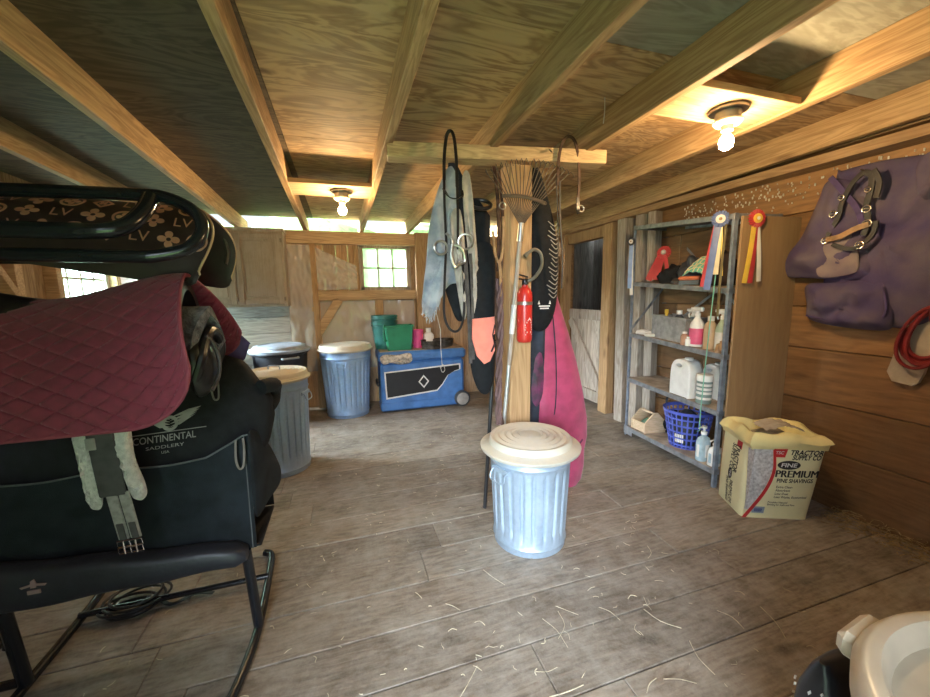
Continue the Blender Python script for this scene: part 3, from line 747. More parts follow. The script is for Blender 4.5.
root = thing('measuring_cup', 'pink plastic measuring cup standing right of the green bucket', 'cup', (.855, 4.66, CT))
m = MB(); m.lathe([(.058, CT), (.07, CT+.21), (.074, CT+.215), (.07, CT+.22), (.066, CT+.215), (.054, CT+.006), (0, CT+.005)], (.855, 4.66, 0), 28); m.build('body', 'pink', root)
m = MB(); m.tube([(.79, 4.62, CT+.19), (.76, 4.60, CT+.17), (.77, 4.60, CT+.08), (.80, 4.62, CT+.05)], .008, 8, smooth=4); m.build('handle', 'pink', root)
root = thing('plastic_bottle', 'small white square shouldered bottle on the cooler beside the pink cup', 'bottle', (.99, 4.66, CT))
m = MB(); c = V(.99, 4.66, 0); m.loft([(c+V(0, 0, z), a, a*.8) for z, a in ((CT, .058), (CT+.01, .064), (CT+.15, .064), (CT+.18, .04), (CT+.185, .03), (CT+.20, .03))], 24, power=4); m.build('body', 'white', root)
m = MB(); m.lathe([(.033, CT+.20), (.034, CT+.235), (0, CT+.237)], c, 20); m.build('cap', 'white', root)
def ropetin(c, r, h, z, label):
    root = thing('feed_pan', label, 'pan', (c[0], c[1], z))
    m = MB(); m.lathe([(r*.94, z), (r, z+h*.9), (r+.008, z+h), (r-.004, z+h), (r*.9, z+.01), (0, z+.008)], (c[0], c[1], 0), 32); m.build('body', 'tin', root)
    m = MB(); m.lathe([(r*.97, z+h*.45), (r*1.03, z+h*.5), (r*.985, z+h*.55)], (c[0], c[1], 0), 32); m.build('rib', 'tin', root)
ropetin((.99, 4.50), .125, .10, CT, 'dark round feed pan at the front of the cooler top')
ropetin((1.19, 4.70), .125, .085, CT, 'dark round feed pan at the back right of the cooler top')
o = MB().tube([(1.083, 4.405, .96), (1.08, 4.395, .74), (1.085, 4.39, .60), (1.09, 4.392, .52)], .0045, 6, smooth=6)
o.tube([(1.07, 4.388, .50), (1.10, 4.38, .54), (1.12, 4.388, .47), (1.085, 4.38, .45), (1.06, 4.388, .53)], .004, 6, smooth=5)
o.tube([(1.083, 4.405, .95), (1.075, 4.7, 1.30), (1.06, 4.84, 1.55)], .004, 6, smooth=5)
tag(o.build('hanging_string', 'cord'), 'thin white string hanging from the corner post over the cooler front', 'string')

# ================================================================== WALL CABINET
root = thing('wall_cabinet', 'dusty brown two door cabinet hanging on the back wall', 'cabinet', (-1.05, 4.83, 1.29))
CX0, CX1, CY, CB, CTOP = -1.52, -.585, 4.66, 1.27, 2.10
m = MB(); m.box((CX0, CY, CB), (CX1, YB-.1, CTOP), .004); m.box((CX0-.0, CY-.012, CTOP-.03), (CX1+.012, YB-.1, CTOP+.005), .003); m.build('body', 'cab', root, 0)
for a, b in ((CX0+.02, -1.075), (-1.055, CX1-.025)):
    m = MB(); z0, z1 = CB+.03, CTOP-.055; w = .055
    m.box((a, CY-.022, z0), (a+w, CY, z1)); m.box((b-w, CY-.022, z0), (b, CY, z1)); m.box((a+w, CY-.022, z0), (b-w, CY, z0+w)); m.box((a+w, CY-.022, z1-w), (b-w, CY, z1))
    m.box((a+w, CY-.012, z0+w), (b-w, CY, z1-w)); m.box((a+w+.02, CY-.018, z0+w+.02), (b-w-.02, CY, z1-w-.02), .008); d = m.build('door', 'cab', root, 0)
    m = MB(); m.box((b-.006, CY-.03, z0+.03), (b+.016, CY-.018, z0+.075)); m.build('hinge', 'rusty', d, 0)
    m = MB(); m.box((b-.006, CY-.03, z1-.09), (b+.016, CY-.018, z1-.045)); m.build('hinge', 'rusty', d, 0)
# plastic sheeting stapled over the studs
def film_sheet(fn, nu, nv, label):
    o = MB().sheet(fn, nu, nv, .0015).build('plastic_sheet', 'plastic', None, 60); return tag(o, label, 'plastic sheet', 'crumpled sheeting on the back wall')
def wr(a, b, k=.034): return k*(noise.noise(V(a*9, b*5, 1))+.6*noise.noise(V(a*22, b*13, 4)))
film_sheet(lambda u, v: V(-.29+.47*u, YB-.07+wr(u*.5, v*.6), 1.95-.50*v-.22*u*(1-v)), 34, 34, 'crumpled clear plastic sheet stapled left of the small back window')
film_sheet(lambda u, v: V(-.27+1.15*u, YB-.016+wr(u*1.2, v*.8, .010), 1.31-.85*v), 60, 40, 'crumpled clear plastic sheet on the wall behind the green buckets')
film_sheet(lambda u, v: V(-.61+.27*u, YB-.1+wr(u*.3, v*1.2, .025), 1.97-1.5*v), 20, 60, 'crumpled clear plastic sheet hanging beside the wall cabinet')
# ================================================================== METAL SHELF UNIT
FRx, FRy, FLx, FLy = 2.40, 1.88, 2.535, 2.935
ux = V(FLx-FRx, FLy-FRy, 0); SL = ux.length; ux.normalize(); wx = V(ux.y, -ux.x, 0); SD = .36
def SP(a, b, z): return V(FRx, FRy, z)+ux*a+wx*b            # a along the front, b into the depth
lev = [(.13, .085), (.552, .565), (.945, .99), (1.385, 1.46), (1.855, 1.955)]
root = thing('shelf_unit', 'grey steel shelf unit with dusty shelves against the right wall', 'shelf', tuple(SP(SL/2, SD/2, 0)))
def zlev(i, a): return lev[i][0]+(lev[i][1]-lev[i][0])*a/SL
for a, b, zt in ((0, 0, 1.86), (SL, 0, 1.96), (0, SD, 1.86), (SL, SD, 1.94)):
    m = MB(); sa = 1 if a == 0 else -1; sb = 1 if b == 0 else -1
    m.box((0, 0, 0), (.022*sa, .003*sb, zt), .001, fn=lambda v: SP(a+v.x, b+v.y, v.z)); m.box((0, 0, 0), (.003*sa, .03*sb, zt), .001, fn=lambda v: SP(a+v.x, b+v.y, v.z)); m.build('upright', 'steel_blue', root, 0)
for i in range(5):
    m = MB(); f = lambda v: SP(v.x, v.y, v.z+zlev(i, v.x))
    if i < 4: m.box((.005, .005, -.004), (SL-.005, SD-.005, 0), .001, fn=f)
    else: m.box((.005, .005, -.01), (SL-.005, SD-.005, -.006), .001, fn=f)
    m.box((.0, -.003, -.034), (SL, .006, .002), .002, fn=f); m.box((0, SD-.006, -.034), (SL, SD+.003, .002), .002, fn=f)
    m.box((.0, .0, -.034), (.006, SD, .002), .001, fn=f); m.box((SL-.006, .0, -.034), (SL, SD, .002), .001, fn=f)
    sh = m.build('shelf', 'steel', root, 0)
    m = MB(); m.box((.01, .01, 0), (SL-.01, SD-.01, .003), .001, fn=f)
    if i < 4: m.build('shelf_top', 'shelf_top', sh, 0)
for (a0, b0, z0, a1, b1, z1) in ((SL-.01, .01, 1.02, SL-.01, SD-.01, 1.43), (.05, SD, 1.05, SL-.05, SD, 1.9), (SL-.05, SD, 1.02, .4, SD, 1.42)):
    m = MB(); m.bar(SP(a0, b0, z0), SP(a1, b1, z1), .004, .022, upv=(0, 0, 1), c=.001); m.build('brace', 'steel', root, 0)
m = MB(); m.box((SL-.12, -.006, .02), (SL+.005, .0, .10), .002, fn=lambda v: SP(v.x, v.y, v.z)); m.build('foot_plate', 'steel', root, 0)
def aY(y): return (y-FRy)/ux.y
# --- rosettes
def rosette(c, nrm, r, tails, mats, label, name='rosette', grp='show ribbons'):
    root = thing(name, label, 'ribbon', tuple(c), grp); n = V(*nrm).normalized(); t = V(0, 0, 1).cross(n).normalized(); u = n.cross(t)
    F = lambda a, b, d: V(*c)+t*a+u*b+n*d
    m = MB(); K = 36; O = [(r*(1+.07*(-1)**k)*math.cos(2*pi*k/K), r*(1+.07*(-1)**k)*math.sin(2*pi*k/K)) for k in range(K)]; I = [(p[0]*.5, p[1]*.5) for p in O]
    n0 = len(O); vs = []
    for k in range(K): vs += [F(*O[k], .004+.008*(k % 2)), F(*I[k], .012), F(*O[k], .001+.008*(k % 2)), F(*I[k], .0)]
    fs = []
    for k in range(K):
        a = 4*k; b = 4*((k+1) % K); fs += [(a, b, b+1, a+1), (a+2, a+3, b+3, b+2), (a, a+2, b+2, b), (a+1, b+1, b+3, a+3)]
    m.add(vs, fs); m.build('pleats', mats[0], root, 0)
    m = MB(); m.ringplate(disc(0, 0, r*.52), disc(0, 0, r*.36), F, .010, .017); m.build('inner_pleats', mats[1], root)
    m = MB(); m.plate(disc(0, 0, r*.38), F, .010, .020); bt = m.build('button', mats[2], root)
    m = MB(); m.plate(disc(0, 0, r*.2, n=10), F, .020, .022); m.build('emblem', mats[3], bt)
    for (da, db, L, w, mt, dd) in tails:
        m = MB(); a0 = V(*F(da*.25, -r*.5, dd)); a1 = V(*F(da, -r*.5-L, dd+.004)); mid = (a0+a1)/2+n*.006
        m.strap([a0, mid, a1], w, .0015, nrm=tuple(n)); m.build('tail', mt, root)
    return root
rosette((2.385, 1.965, 1.835), (-1, -.75, 0), .052, [(-.075, 0, .41, .036, 'ribbon_red', .0), (-.05, 0, .43, .04, 'ribbon_blue', .004), (-.005, 0, .33, .03, 'ribbon_cream', .002), (.03, 0, .34, .012, 'ribbon_yellow', 0)], ('ribbon_blue', 'ribbon_white', 'label', 'tan_leather'), 'blue and white rosette with a cream tail on the shelf front post')
rosette((2.492, 1.812, 1.815), (-.25, -1, 0), .055, [(-.05, 0, .37, .034, 'ribbon_yellow', .004), (-.01, 0, .37, .034, 'ribbon_red', .002), (.05, 0, .36, .03, 'ribbon_white', .0)], ('ribbon_red', 'ribbon_yellow', 'ribbon_yellow', 'label'), 'red and yellow rosette with yellow red and white tails on the hardboard panel')
rosette((2.515, 2.93, 1.82), (-1, -.5, 0), .035, [(.0, 0, .40, .036, 'ribbon_lblue', .002), (.02, 0, .46, .03, 'ribbon_white', .0)], ('dgrey_plastic', 'ribbon_white', 'label', 'tan_leather'), 'small dark rosette with a light blue tail on the far shelf post')
c = SP(aY(2.62), .08, 1.69); rosette(tuple(c), (-1, -.5, .2), .055, [(-.10, 0, .20, .055, 'ribbon_red', .002), (-.04, 0, .20, .05, 'ribbon_red', .004), (.05, 0, .15, .03, 'ribbon_red', .0)], ('ribbon_red', 'ribbon_red', 'handle_metal', 'label'), 'red ribbon rosette leaning on the heap of gloves on the top shelf')
o = MB().tube([SP(.09, -.012, 1.80), SP(.10, -.02, 1.4), SP(.125, -.016, .95), SP(.14, -.014, .6), SP(.145, -.012, .42)], .004, 6, smooth=5)
o.tube([SP(.145, -.012, .43), SP(.13, -.02, .38), SP(.16, -.015, .36)], .003, 6, smooth=3)
tag(o.build('green_cord', 'green_cord'), 'thin green cord hanging down the front of the shelf unit', 'cord')
o = MB().strap([SP(.055, -.012, 1.80), SP(.055, -.02, 1.5), SP(.06, -.015, 1.2)], .022, .002, nrm=tuple(-wx)); tag(o.build('olive_ribbon', plain('olive_braid', (.20, .16, .07), .7)), 'olive braided strap hanging beside the blue rosette', 'strap')
# --- things on the shelves: blob helper
def blob(name, label, cat, c, s, mat, seed=0, k=.25, n=26, grp=None):
    m = MB(); vs = []; n2 = n//2
    for i in range(n2+1):
        for j in range(n):
            th = pi*i/n2; ph = 2*pi*j/n; p = V(math.sin(th)*math.cos(ph), math.sin(th)*math.sin(ph), math.cos(th))
            q = 1+k*noise.noise(p*1.7+V(seed, 0, 0))+k*.5*noise.noise(p*4+V(0, seed, 0))
            z = p.z*s[2]*q; vs.append(V(p.x*s[0]*q, p.y*s[1]*q, max(z, -s[2]*.55)+s[2]*.55)+V(*c))
    m.add(vs, [(i*n+j, i*n+(j+1) % n, (i+1)*n+(j+1) % n, (i+1)*n+j) for i in range(n2) for j in range(n)])
    return tag(m.build(name, mat, None, 60), label, cat, grp)
z1 = lambda a: zlev(3, a)+.004
def P3(a, b, i): return tuple(SP(a, b, zlev(i, a)+.004))
blob('work_glove', 'black glove lying behind the red ribbon on the top shelf', 'glove', P3(.64, .10, 3), (.11, .09, .09), 'black_fab', 1, .4)
blob('leg_wrap', 'grey cloth roll in the middle of the top shelf heap', 'cloth', P3(.50, .20, 3), (.13, .12, .14), 'dgrey_plastic', 2, .4)
blob('polo_wrap', 'dark brown cloth under the checked mint cloth', 'cloth', P3(.30, .20, 3), (.15, .12, .15), plain('dark_brown_cloth', (.05, .032, .025), .9), 3, .35)
blob('hoof_boot', 'pale grey rolled wrap next to the orange brush', 'cloth', P3(.53, .06, 3), (.06, .05, .03), 'grey_leather', 4, .3)
# mint checked cloth
m = MB(); c0 = V(*P3(.33, .07, 3))
def cl(u, v):
    a = (u-.5)*.20; b = (v-.5)*.17; h = .225-1.2*a*a*2.2-.9*max(0, -b+.02)-1.5*b*b+.014*noise.noise(V(u*5, v*5, 2))
    return c0+ux*(a)+wx*(b+.02)+V(0, 0, h-.02)
m.sheet(cl, 22, 18, .006); root = thing('checked_cloth', 'mint green checked cloth on the heap on the top shelf', 'cloth', tuple(c0+V(0, 0, .1))); m.build('cloth', 'mint', root, 60)
m = MB()
for k in range(5):
    m.tube([cl(.1+.2*k, j/12)+V(-.004, -.003, .005) for j in range(13)], .0032, 5); m.tube([cl(j/12, .1+.2*k)+V(-.004, -.003, .005) for j in range(13)], .0032, 5)
m.build('check_stripes', 'ribbon_cream', root)
root = thing('grooming_brush', 'orange block brush lying in front of the mint cloth', 'brush', P3(.40, .05, 3))
m = MB(); f = lambda v: SP(.40+v.x*.9+v.y*.3, .06-v.x*.3+v.y, zlev(3, .4)+.004+v.z)
m.box((-.09, -.04, .035), (.09, .04, .065), .012, fn=f); m.build('back', 'orange', root, 0)
m = MB(); m.box((-.082, -.034, 0), (.082, .034, .036), .004, fn=f); m.build('bristles', 'dgrey_plastic', root, 0)
# second shelf
root = thing('tote_bin', 'grey wire caddy holding bottles on the second shelf from the top', 'caddy', P3(.62, .1, 2))
A0, A1, B0, B1 = .41, .80, .04, .24; zb = zlev(2, .6)+.004
f = lambda v: SP(v.x, v.y, v.z+zlev(2, v.x)+.004)
m = MB(); m.box((A0, B0, 0), (A1, B0+.006, .19), fn=f); m.box((A0, B1-.006, 0), (A1, B1, .19), fn=f); m.box((A0, B0, 0), (A0+.006, B1, .19), fn=f); m.box((A1-.006, B0, 0), (A1, B1, .19), fn=f); m.box((A0, B0, 0), (A1, B1, .006), fn=f); m.build('bin', 'grey_bin', root, 0)
m = MB(); m.box((A0-.004, B0-.004, .185), (A1+.004, B0+.008, .197), fn=f); m.box((A0-.004, B1-.008, .185), (A1+.004, B1+.004, .197), fn=f); m.box((A0-.004, B0, .185), (A0+.008, B1, .197), fn=f); m.build('rim', 'grey_bin', root, 0)
def spray(a, b, i, h, r, body, label, liquid=None, head='white', lift=0.0, flip=1):
    c = SP(a, b, zlev(i, a)+.004+lift); root = thing('spray_bottle', label, 'bottle', tuple(c), 'spray bottles on the shelf')
    m = MB(); m.lathe([(r*.95, 0), (r, .008), (r, h*.50), (r*.9, h*.58), (r*.42, h*.70), (r*.36, h*.76), (0, h*.76)], c, 24); m.build('body', body, root)
    if liquid: m = MB(); m.lathe([(r+.0012, h*.06), (r+.0015, h*.07), (r+.0015, h*.44), (r+.0012, h*.45)], c, 24); m.build('label', liquid, root)
    m = MB(); d = ux*flip; m.lathe([(r*.42, h*.74), (r*.42, h*.82), (r*.3, h*.83), (r*.3, h*.87), (0, h*.87)], c, 18)
    p = c+V(0, 0, h*.92); m.bar(p-d*.05, p+d*.045, .028, h*.11, c=.008); m.bar(p+d*.04+V(0, 0, .003), p+d*.062+V(0, 0, .003), .018, .02); m.tube([p+d*.025-V(0, 0, .005), p+d*.045-V(0, 0, .03), p+d*.038-V(0, 0, .055)], .006, 8, smooth=4); m.build('trigger_head', head, root)
    return root
spray(.315, .06, 2, .30, .048, 'white', 'white spray bottle with a pink label on the second shelf', 'pink_liquid')
spray(.45, .14, 2, .265, .042, 'clearblue', 'white headed spray bottle standing in the end of the grey caddy', lift=.008)
spray(.10, .07, 2, .30, .04, 'palegreen', 'pale green spray bottle at the near end of the second shelf', 'cord')
def bottle(a, b, i, h, r, mat, cap, label, lift=0.0, neck=.45, grp=None, cat='bottle'):
    c = SP(a, b, zlev(i, a)+.004+lift); root = thing('bottle', label, cat, tuple(c), grp)
    m = MB(); m.lathe([(r*.94, 0), (r, .006), (r, h*.66), (r*.85, h*.76), (r*neck, h*.84), (r*neck, h*.88), (0, h*.88)], c, 24); m.build('body', mat, root)
    m = MB(); m.lathe([(r*neck+.004, h*.86), (r*neck+.004, h), (0, h)], c, 18); m.build('cap', cap, root); return root
bottle(.20, .07, 2, .235, .042, 'amber', 'cord', 'amber bottle with a cream cap between the spray bottles')
bottle(.60, .14, 2, .235, .04, 'dgrey_plastic', 'white', 'dark bottle with a white cap standing in the grey caddy', lift=.008)
bottle(.70, .10, 2, .235, .014, 'yellow', 'yellow', 'thin yellow tube standing in the far end of the grey caddy', lift=.008, neck=.8, cat='tube')
bottle(.385, -.0+.02, 2, .10, .028, plain('rust_jar', (.45, .25, .16), .5), 'white', 'small brown jar before the grey caddy', cat='jar')
bottle(.335, .005+.008, 2, .07, .022, 'white', 'white', 'little white tub at the shelf edge before the pink bottle', cat='jar')
blob('folded_wrap', 'folded cream bandage at the far end of the second shelf', 'bandage', P3(.93, .08, 2), (.07, .10, .028), 'label', 8, .25)
m = MB(); c = V(*P3(.80, .035, 2)); m.lathe([(.035, .0), (.05, .006), (.052, .022), (.04, .03), (.03, .024), (.028, .006)], c, 24, closed=True); tag(m.build('tape_roll', 'cord'), 'cream roll of tape at the shelf edge beside the grey caddy', 'tape')
blob('hoof_pick', 'small brown leather scrap by the near post on the second shelf', 'leather', P3(.06, .05, 2), (.05, .04, .05), 'tan_leather', 12, .4)
# third shelf: jugs and canister
def jug(a, b, i, h, w, dpt, label, mat='white'):
    c = SP(a, b, zlev(i, a)+.004); root = thing('plastic_jug', label, 'jug', tuple(c), 'white jugs on the shelf')
    def fr(v): return c+ux*v.x+wx*v.y+V(0, 0, v.z)
    m = MB(); O = spline([(-.5*w, .02*h, 0), (-.5*w, .6*h, 0), (-.43*w, .80*h, 0), (-.25*w, .93*h, 0), (.2*w, .95*h, 0), (.42*w, .82*h, 0), (.5*w, .6*h, 0), (.5*w, .02*h, 0), (.42*w, 0, 0), (-.42*w, 0, 0)], 5, True)
    hole = [(.03*w+.15*w*math.cos(t), .80*h+.05*h*math.sin(t)) for t in [2*pi*k/len(O) for k in range(len(O))]]
    st = min(range(len(O)), key=lambda k: abs(math.atan2(O[k].y-.8*h, O[k].x-.03*w)) if O[k].x > 0 else 9)
    OO = [(p.x, p.y) for p in O[st:]+O[:st]]
    ar = sum(OO[k][0]*OO[(k+1) % len(OO)][1]-OO[(k+1) % len(OO)][0]*OO[k][1] for k in range(len(OO)))
    if ar < 0: hole = [hole[0]]+hole[:0:-1]
    N = len(OO); vs = []
    for (s, d) in ((0, -dpt*.5+.02), (1, -dpt*.5), (1, dpt*.5), (0, dpt*.5-.02)):
        for k in range(N):
            x, z = OO[k]; kx = 1 if s == 0 else .93
            cxx, czz = 0, .45*h; vs.append(fr(V(cxx+(x-cxx)*kx, d, czz+(z-czz)*(.97 if s else 1))))
    for d in (-dpt*.5, dpt*.5):
        for k in range(N): vs.append(fr(V(hole[k][0], d, hole[k][1])))
    fs = []
    for r_ in range(3):
        for k in range(N): fs.append((r_*N+k, r_*N+(k+1) % N, (r_+1)*N+(k+1) % N, (r_+1)*N+k))
    for k in range(N):
        k2 = (k+1) % N; fs += [(3*N+k, 3*N+k2, k2, k), (N+k, N+k2, 4*N+k2, 4*N+k), (2*N+k, 2*N+k2, 5*N+k2, 5*N+k), (4*N+k, 4*N+k2, 5*N+k2, 5*N+k)]
    m.add(vs, fs); m.build('body', mat, root, 50)
    m = MB(); m.lathe([(.028, .945*h), (.03, .955*h), (.03, 1.0*h), (0, 1.0*h)], c-ux*(.1*w), 20); m.build('cap', mat, root)
    return root
jug(.405, .075, 1, .30, .20, .13, 'white gallon jug with a handle hole on the third shelf')
jug(.30, .25, 1, .27, .16, .12, 'white jug standing behind the gallon jug')
c = SP(.20, .055, zlev(1, .2)+.004); root = thing('canister', 'grey canister with a white lid on the third shelf', 'canister', tuple(c))
m = MB(); m.lathe([(.048, 0), (.05, .004), (.05, .17), (0, .17)], c, 28); m.build('body', plain('grey_green_canister', (.22, .30, .28), .5), root)
m = MB(); m.lathe([(.053, .165), (.054, .205), (.05, .212), (0, .212)], c, 28); m.build('lid', 'white', root)
m = MB()
for z in (.03, .07, .10, .13): m.lathe([(.0505, z), (.0512, z), (.0512, z+.018), (.0505, z+.018)], c, 28)
m.build('label_bands', 'label', root)
# bottom shelf
root = thing('wooden_tote', 'small pine tool tote with a peaked end on the bottom shelf', 'tote', tuple(SP(.88, .12, .09)))
f = lambda v: SP(v.x, v.y, v.z+zlev(0, v.x)+.004)
m = MB()
for b in (.03, .22): 
    m.box((.80, b, 0), (1.0, b+.012, .09), fn=f)
m.box((.80, .03, 0), (1.0, .23, .01), fn=f); m.build('box', 'box_wood', root, 0)
for a in (.985, .795):
    m = MB(); m.plate([(.022, 0), (.24, 0), (.24, .09), (.15, .185), (.11, .185), (.022, .09)], lambda p, q, d: SP(a+d, p, q+zlev(0, a)+.004), 0, .013); m.build('end_board', 'box_wood', root, 0)
m = MB(); m.tube([SP(.80, .13, .27), SP(.99, .13, .267)], .011, 10); m.build('handle', 'box_wood', root)
blob('hoof_ointment', 'green tin lying in the pine tote', 'tin', tuple(SP(.89, .13, .115)), (.06, .06, .06), plain('dull_green', (.12, .24, .16), .6), 21, .3)
blob('dark_brushes', 'dark bristled brush behind the pine tote', 'brush', tuple(SP(.76, .29, .10)), (.09, .05, .12), 'black_fab', 22, .5)
# blue laundry basket
c = SP(.47, .175, zlev(0, .45)+.005); root = thing('laundry_basket', 'blue slotted plastic basket on the bottom shelf', 'basket', tuple(c)); rb, rt, h = .125, .178, .30
N = 26; m = MB(); lv = [0, .03, .085, .14, .195, .25, .30]
rr = lambda z: rb+(rt-rb)*z/h
m.lathe([(0, .0), (rb, 0), (rb+.003, .008), (0, .008)], c, 52)
for k, z in enumerate(lv[1:]):
    w = .007 if k < 5 else .012
    m.lathe([(rr(z)-.004, z-w), (rr(z)+.004, z-w), (rr(z)+.004+(.006 if k == 5 else 0), z+w), (rr(z)-.004, z+w)], c, 52, closed=True)
for k in range(N):
    a = 2*pi*k/N; d = V(math.cos(a), math.sin(a), 0); m.bar(c+d*rb, c+d*rt+V(0, 0, h), .013, .006, upv=tuple(d))
m.build('body', 'blue2', root, 40)
m = MB(); m.tube([c+ux*(rt*.97)+wx*.07+V(0, 0, h), c+ux*(rt+.01)+wx*.05+V(0, 0, h+.055), c+ux*(rt+.015)+V(0, 0, h+.075), c+ux*(rt+.01)-wx*.05+V(0, 0, h+.055), c+ux*(rt*.97)-wx*.07+V(0, 0, h)], (.012, .006), 8, smooth=5, nrm=tuple(ux)); m.build('handle', 'dgrey_plastic', root)
blob('basket_rag', 'dark cloth lying inside the blue basket', 'cloth', tuple(c+V(0, 0, .012)), (.105, .105, .18), 'dgrey_plastic', 31, .15)
m = MB()
for k in range(5):
    a = math.atan2(-wx.y, -wx.x)+.30+k*.09; d = V(math.cos(a), math.sin(a), 0)
    for z in (.07, .112): m.bar(c+d*(rr(z)+.008)+V(0, 0, z-.014), c+d*(rr(z)+.008)+V(0, 0, z+.014), .011, .003, upv=tuple(d))
m.build('white_tag', 'label', root, 0)
def pump(a, b, h, label, mat):
    c = SP(a, b, zlev(0, a)+.004); root = thing('pump_bottle', label, 'bottle', tuple(c))
    m = MB(); m.loft([(c+V(0, 0, z), q, q*.7) for z, q in ((0, .046), (.006, .05), (h*.55, .05), (h*.66, .04), (h*.72, .018), (h*.78, .018))], 24, power=3); m.build('body', mat, root)
    m = MB(); m.lathe([(.02, h*.76), (.021, h*.84), (.008, h*.85), (.007, h*.93), (.018, h*.94), (.018, h), (0, h)], c, 18); m.tube([c+V(0, 0, h*.97), c-wx*.03+V(0, 0, h*.975), c-wx*.048+V(0, 0, h*.94)], .006, 8, smooth=4); m.build('pump_head', 'white', root)
    m = MB(); m.lathe([(.0505, h*.12), (.0515, h*.13), (.0515, h*.48), (.0505, h*.49)], c, 24, sy=.72); m.build('label', 'label' if mat == 'clearblue' else 'clearblue', root)
pump(.175, .06, .26, 'clear sanitiser pump bottle on the bottom shelf', 'clearblue')
pump(.075, .07, .19, 'smaller white pump bottle by the near shelf post', 'white')
# ================================================================== GEAR HANGING ON THE POST AND CROSS BEAM
PX, PY = 1.03, 2.13
fy = lambda y0: (lambda a, b, d: V(a, y0-d, b))
def ring(m, c, r, t, nrm=(0, 1, 0), sx=1, sy=1, n=26):
    nr = V(*nrm).normalized(); a = nr.orthogonal().normalized() if abs(nr.z) > .9 else V(0, 0, 1).cross(nr).normalized(); b = nr.cross(a)
    m.tube([V(*c)+a*(r*sx*math.cos(2*pi*k/n))+b*(r*sy*math.sin(2*pi*k/n)) for k in range(n)], t, 8, closed=True); return m
def nail(m, p, q): m.tube([p, q], .003, 6); return m
# grey blue suede chaps
root = thing('suede_chaps', 'grey blue suede chaps with a fringed hem hanging left on the beam', 'chaps', (.52, 2.10, 1.2))
fold = lambda a, b: .014*math.sin(a*42+b*3)+.012*noise.noise(V(a*14, b*5, 2))
O = [(.585, 2.06), (.63, 2.03), (.64, 1.75), (.665, 1.55), (.655, 1.45), (.585, 1.43), (.53, 1.36), (.50, 1.29), (.45, 1.25), (.42, 1.31), (.428, 1.40), (.45, 1.55), (.475, 1.75), (.52, 1.92)]
m = MB().puff(O, lambda a, b, d: V(a, 2.125-d*(1.0)-fold(a, b) if d > 0 else 2.13, b), .035, 9, 5, wr=.02, wf=22); m.build('leg_panel', 'denim', root)
m = MB()
for k in range(22):
    t = k/21; x = .42+.12*t+random.uniform(-.004, .004); z = 1.30-.05*math.sin(t*pi)+(.10*t if t > .6 else .02); L = random.uniform(.03, .075)
    m.tube([(x, 2.105, z+.03), (x-.006, 2.098, z-L*.5), (x-.012+random.uniform(-.012, .012), 2.105, z-L)], (.0035, .0015), 5, smooth=3)
m.build('fringe', 'denim', root)
# dark inner cloth seen below
o = MB().puff([(.56, 1.62), (.70, 1.62), (.71, 1.35), (.695, 1.24), (.64, 1.22), (.60, 1.30), (.565, 1.42)], fy(2.165), .02, 6, 5, wr=.02)
tag(o.build('black_cloth', 'black_fab'), 'black cloth hanging behind the suede straps beside the chaps', 'cloth')
# tan suede half chaps
def strapleg(O, y, mat, label, y2=None):
    o = MB().puff(O, lambda a, b, d: V(a, y-d-.006*math.sin(a*90), b), .018, 7, 5, wr=.02, wf=30); return tag(o.build('suede_strap', mat), label, 'strap')
strapleg([(.585, 1.80), (.64, 1.83), (.668, 1.60), (.675, 1.40), (.668, 1.25), (.64, 1.25), (.615, 1.42), (.59, 1.6)], 2.085, 'suede', 'tan suede strap left of the pair below the bits')
strapleg([(.655, 2.0), (.70, 2.02), (.735, 1.66), (.755, 1.55), (.74, 1.40), (.735, 1.24), (.70, 1.24), (.695, 1.45), (.685, 1.62), (.665, 1.8)], 2.09, 'suede', 'tan suede strap right of the pair, with a wide flap at mid length')
# bridle with bits
root = thing('leather_bridle', 'black leather bridle with steel bits hanging from the left nail of the beam', 'bridle', (.58, 2.09, 1.2))
m = MB(); nail(m, (.575, 2.16, 2.225), (.578, 2.075, 2.235)); m.build('nail', 'rusty', root)
m = MB(); m.strap([(.55, 2.075, 1.98), (.553, 2.07, 2.10), (.568, 2.07, 2.20), (.587, 2.065, 2.225), (.607, 2.07, 2.20), (.618, 2.07, 2.10), (.622, 2.075, 1.95)], .018, .006); m.build('crown_strap', 'black_leather', root)
m = MB(); m.strap([(.55, 2.075, 2.0), (.548, 2.07, 1.85), (.552, 2.068, 1.68), (.552, 2.068, 1.60)], .014, .005); m.strap([(.622, 2.075, 1.97), (.622, 2.07, 1.8), (.618, 2.068, 1.62)], .014, .005); m.build('cheek_strap', 'black_leather', root)
m = MB(); m.strap([(.545, 2.075, 1.935), (.57, 2.04, 1.885), (.61, 2.035, 1.88), (.645, 2.06, 1.90), (.65, 2.08, 1.935)], .016, .006, nrm=(0, 0, 1)); m.build('browband', 'black_leather', root)
m = MB(); m.strap([(.548, 2.065, 1.60), (.535, 2.06, 1.42), (.53, 2.06, 1.27), (.555, 2.055, 1.19), (.60, 2.055, 1.17), (.635, 2.06, 1.22), (.648, 2.06, 1.35), (.64, 2.065, 1.60)], .014, .005); m.build('reins', 'black_leather', root)
m = MB(); ring(m, (.515, 2.045, 1.625), .036, .006); m.build('bit_ring', 'bit', root)
m = MB(); ring(m, (.655, 2.045, 1.66), .04, .006, nrm=(.5, 1, 0)); m.build('bit_ring', 'bit', root)
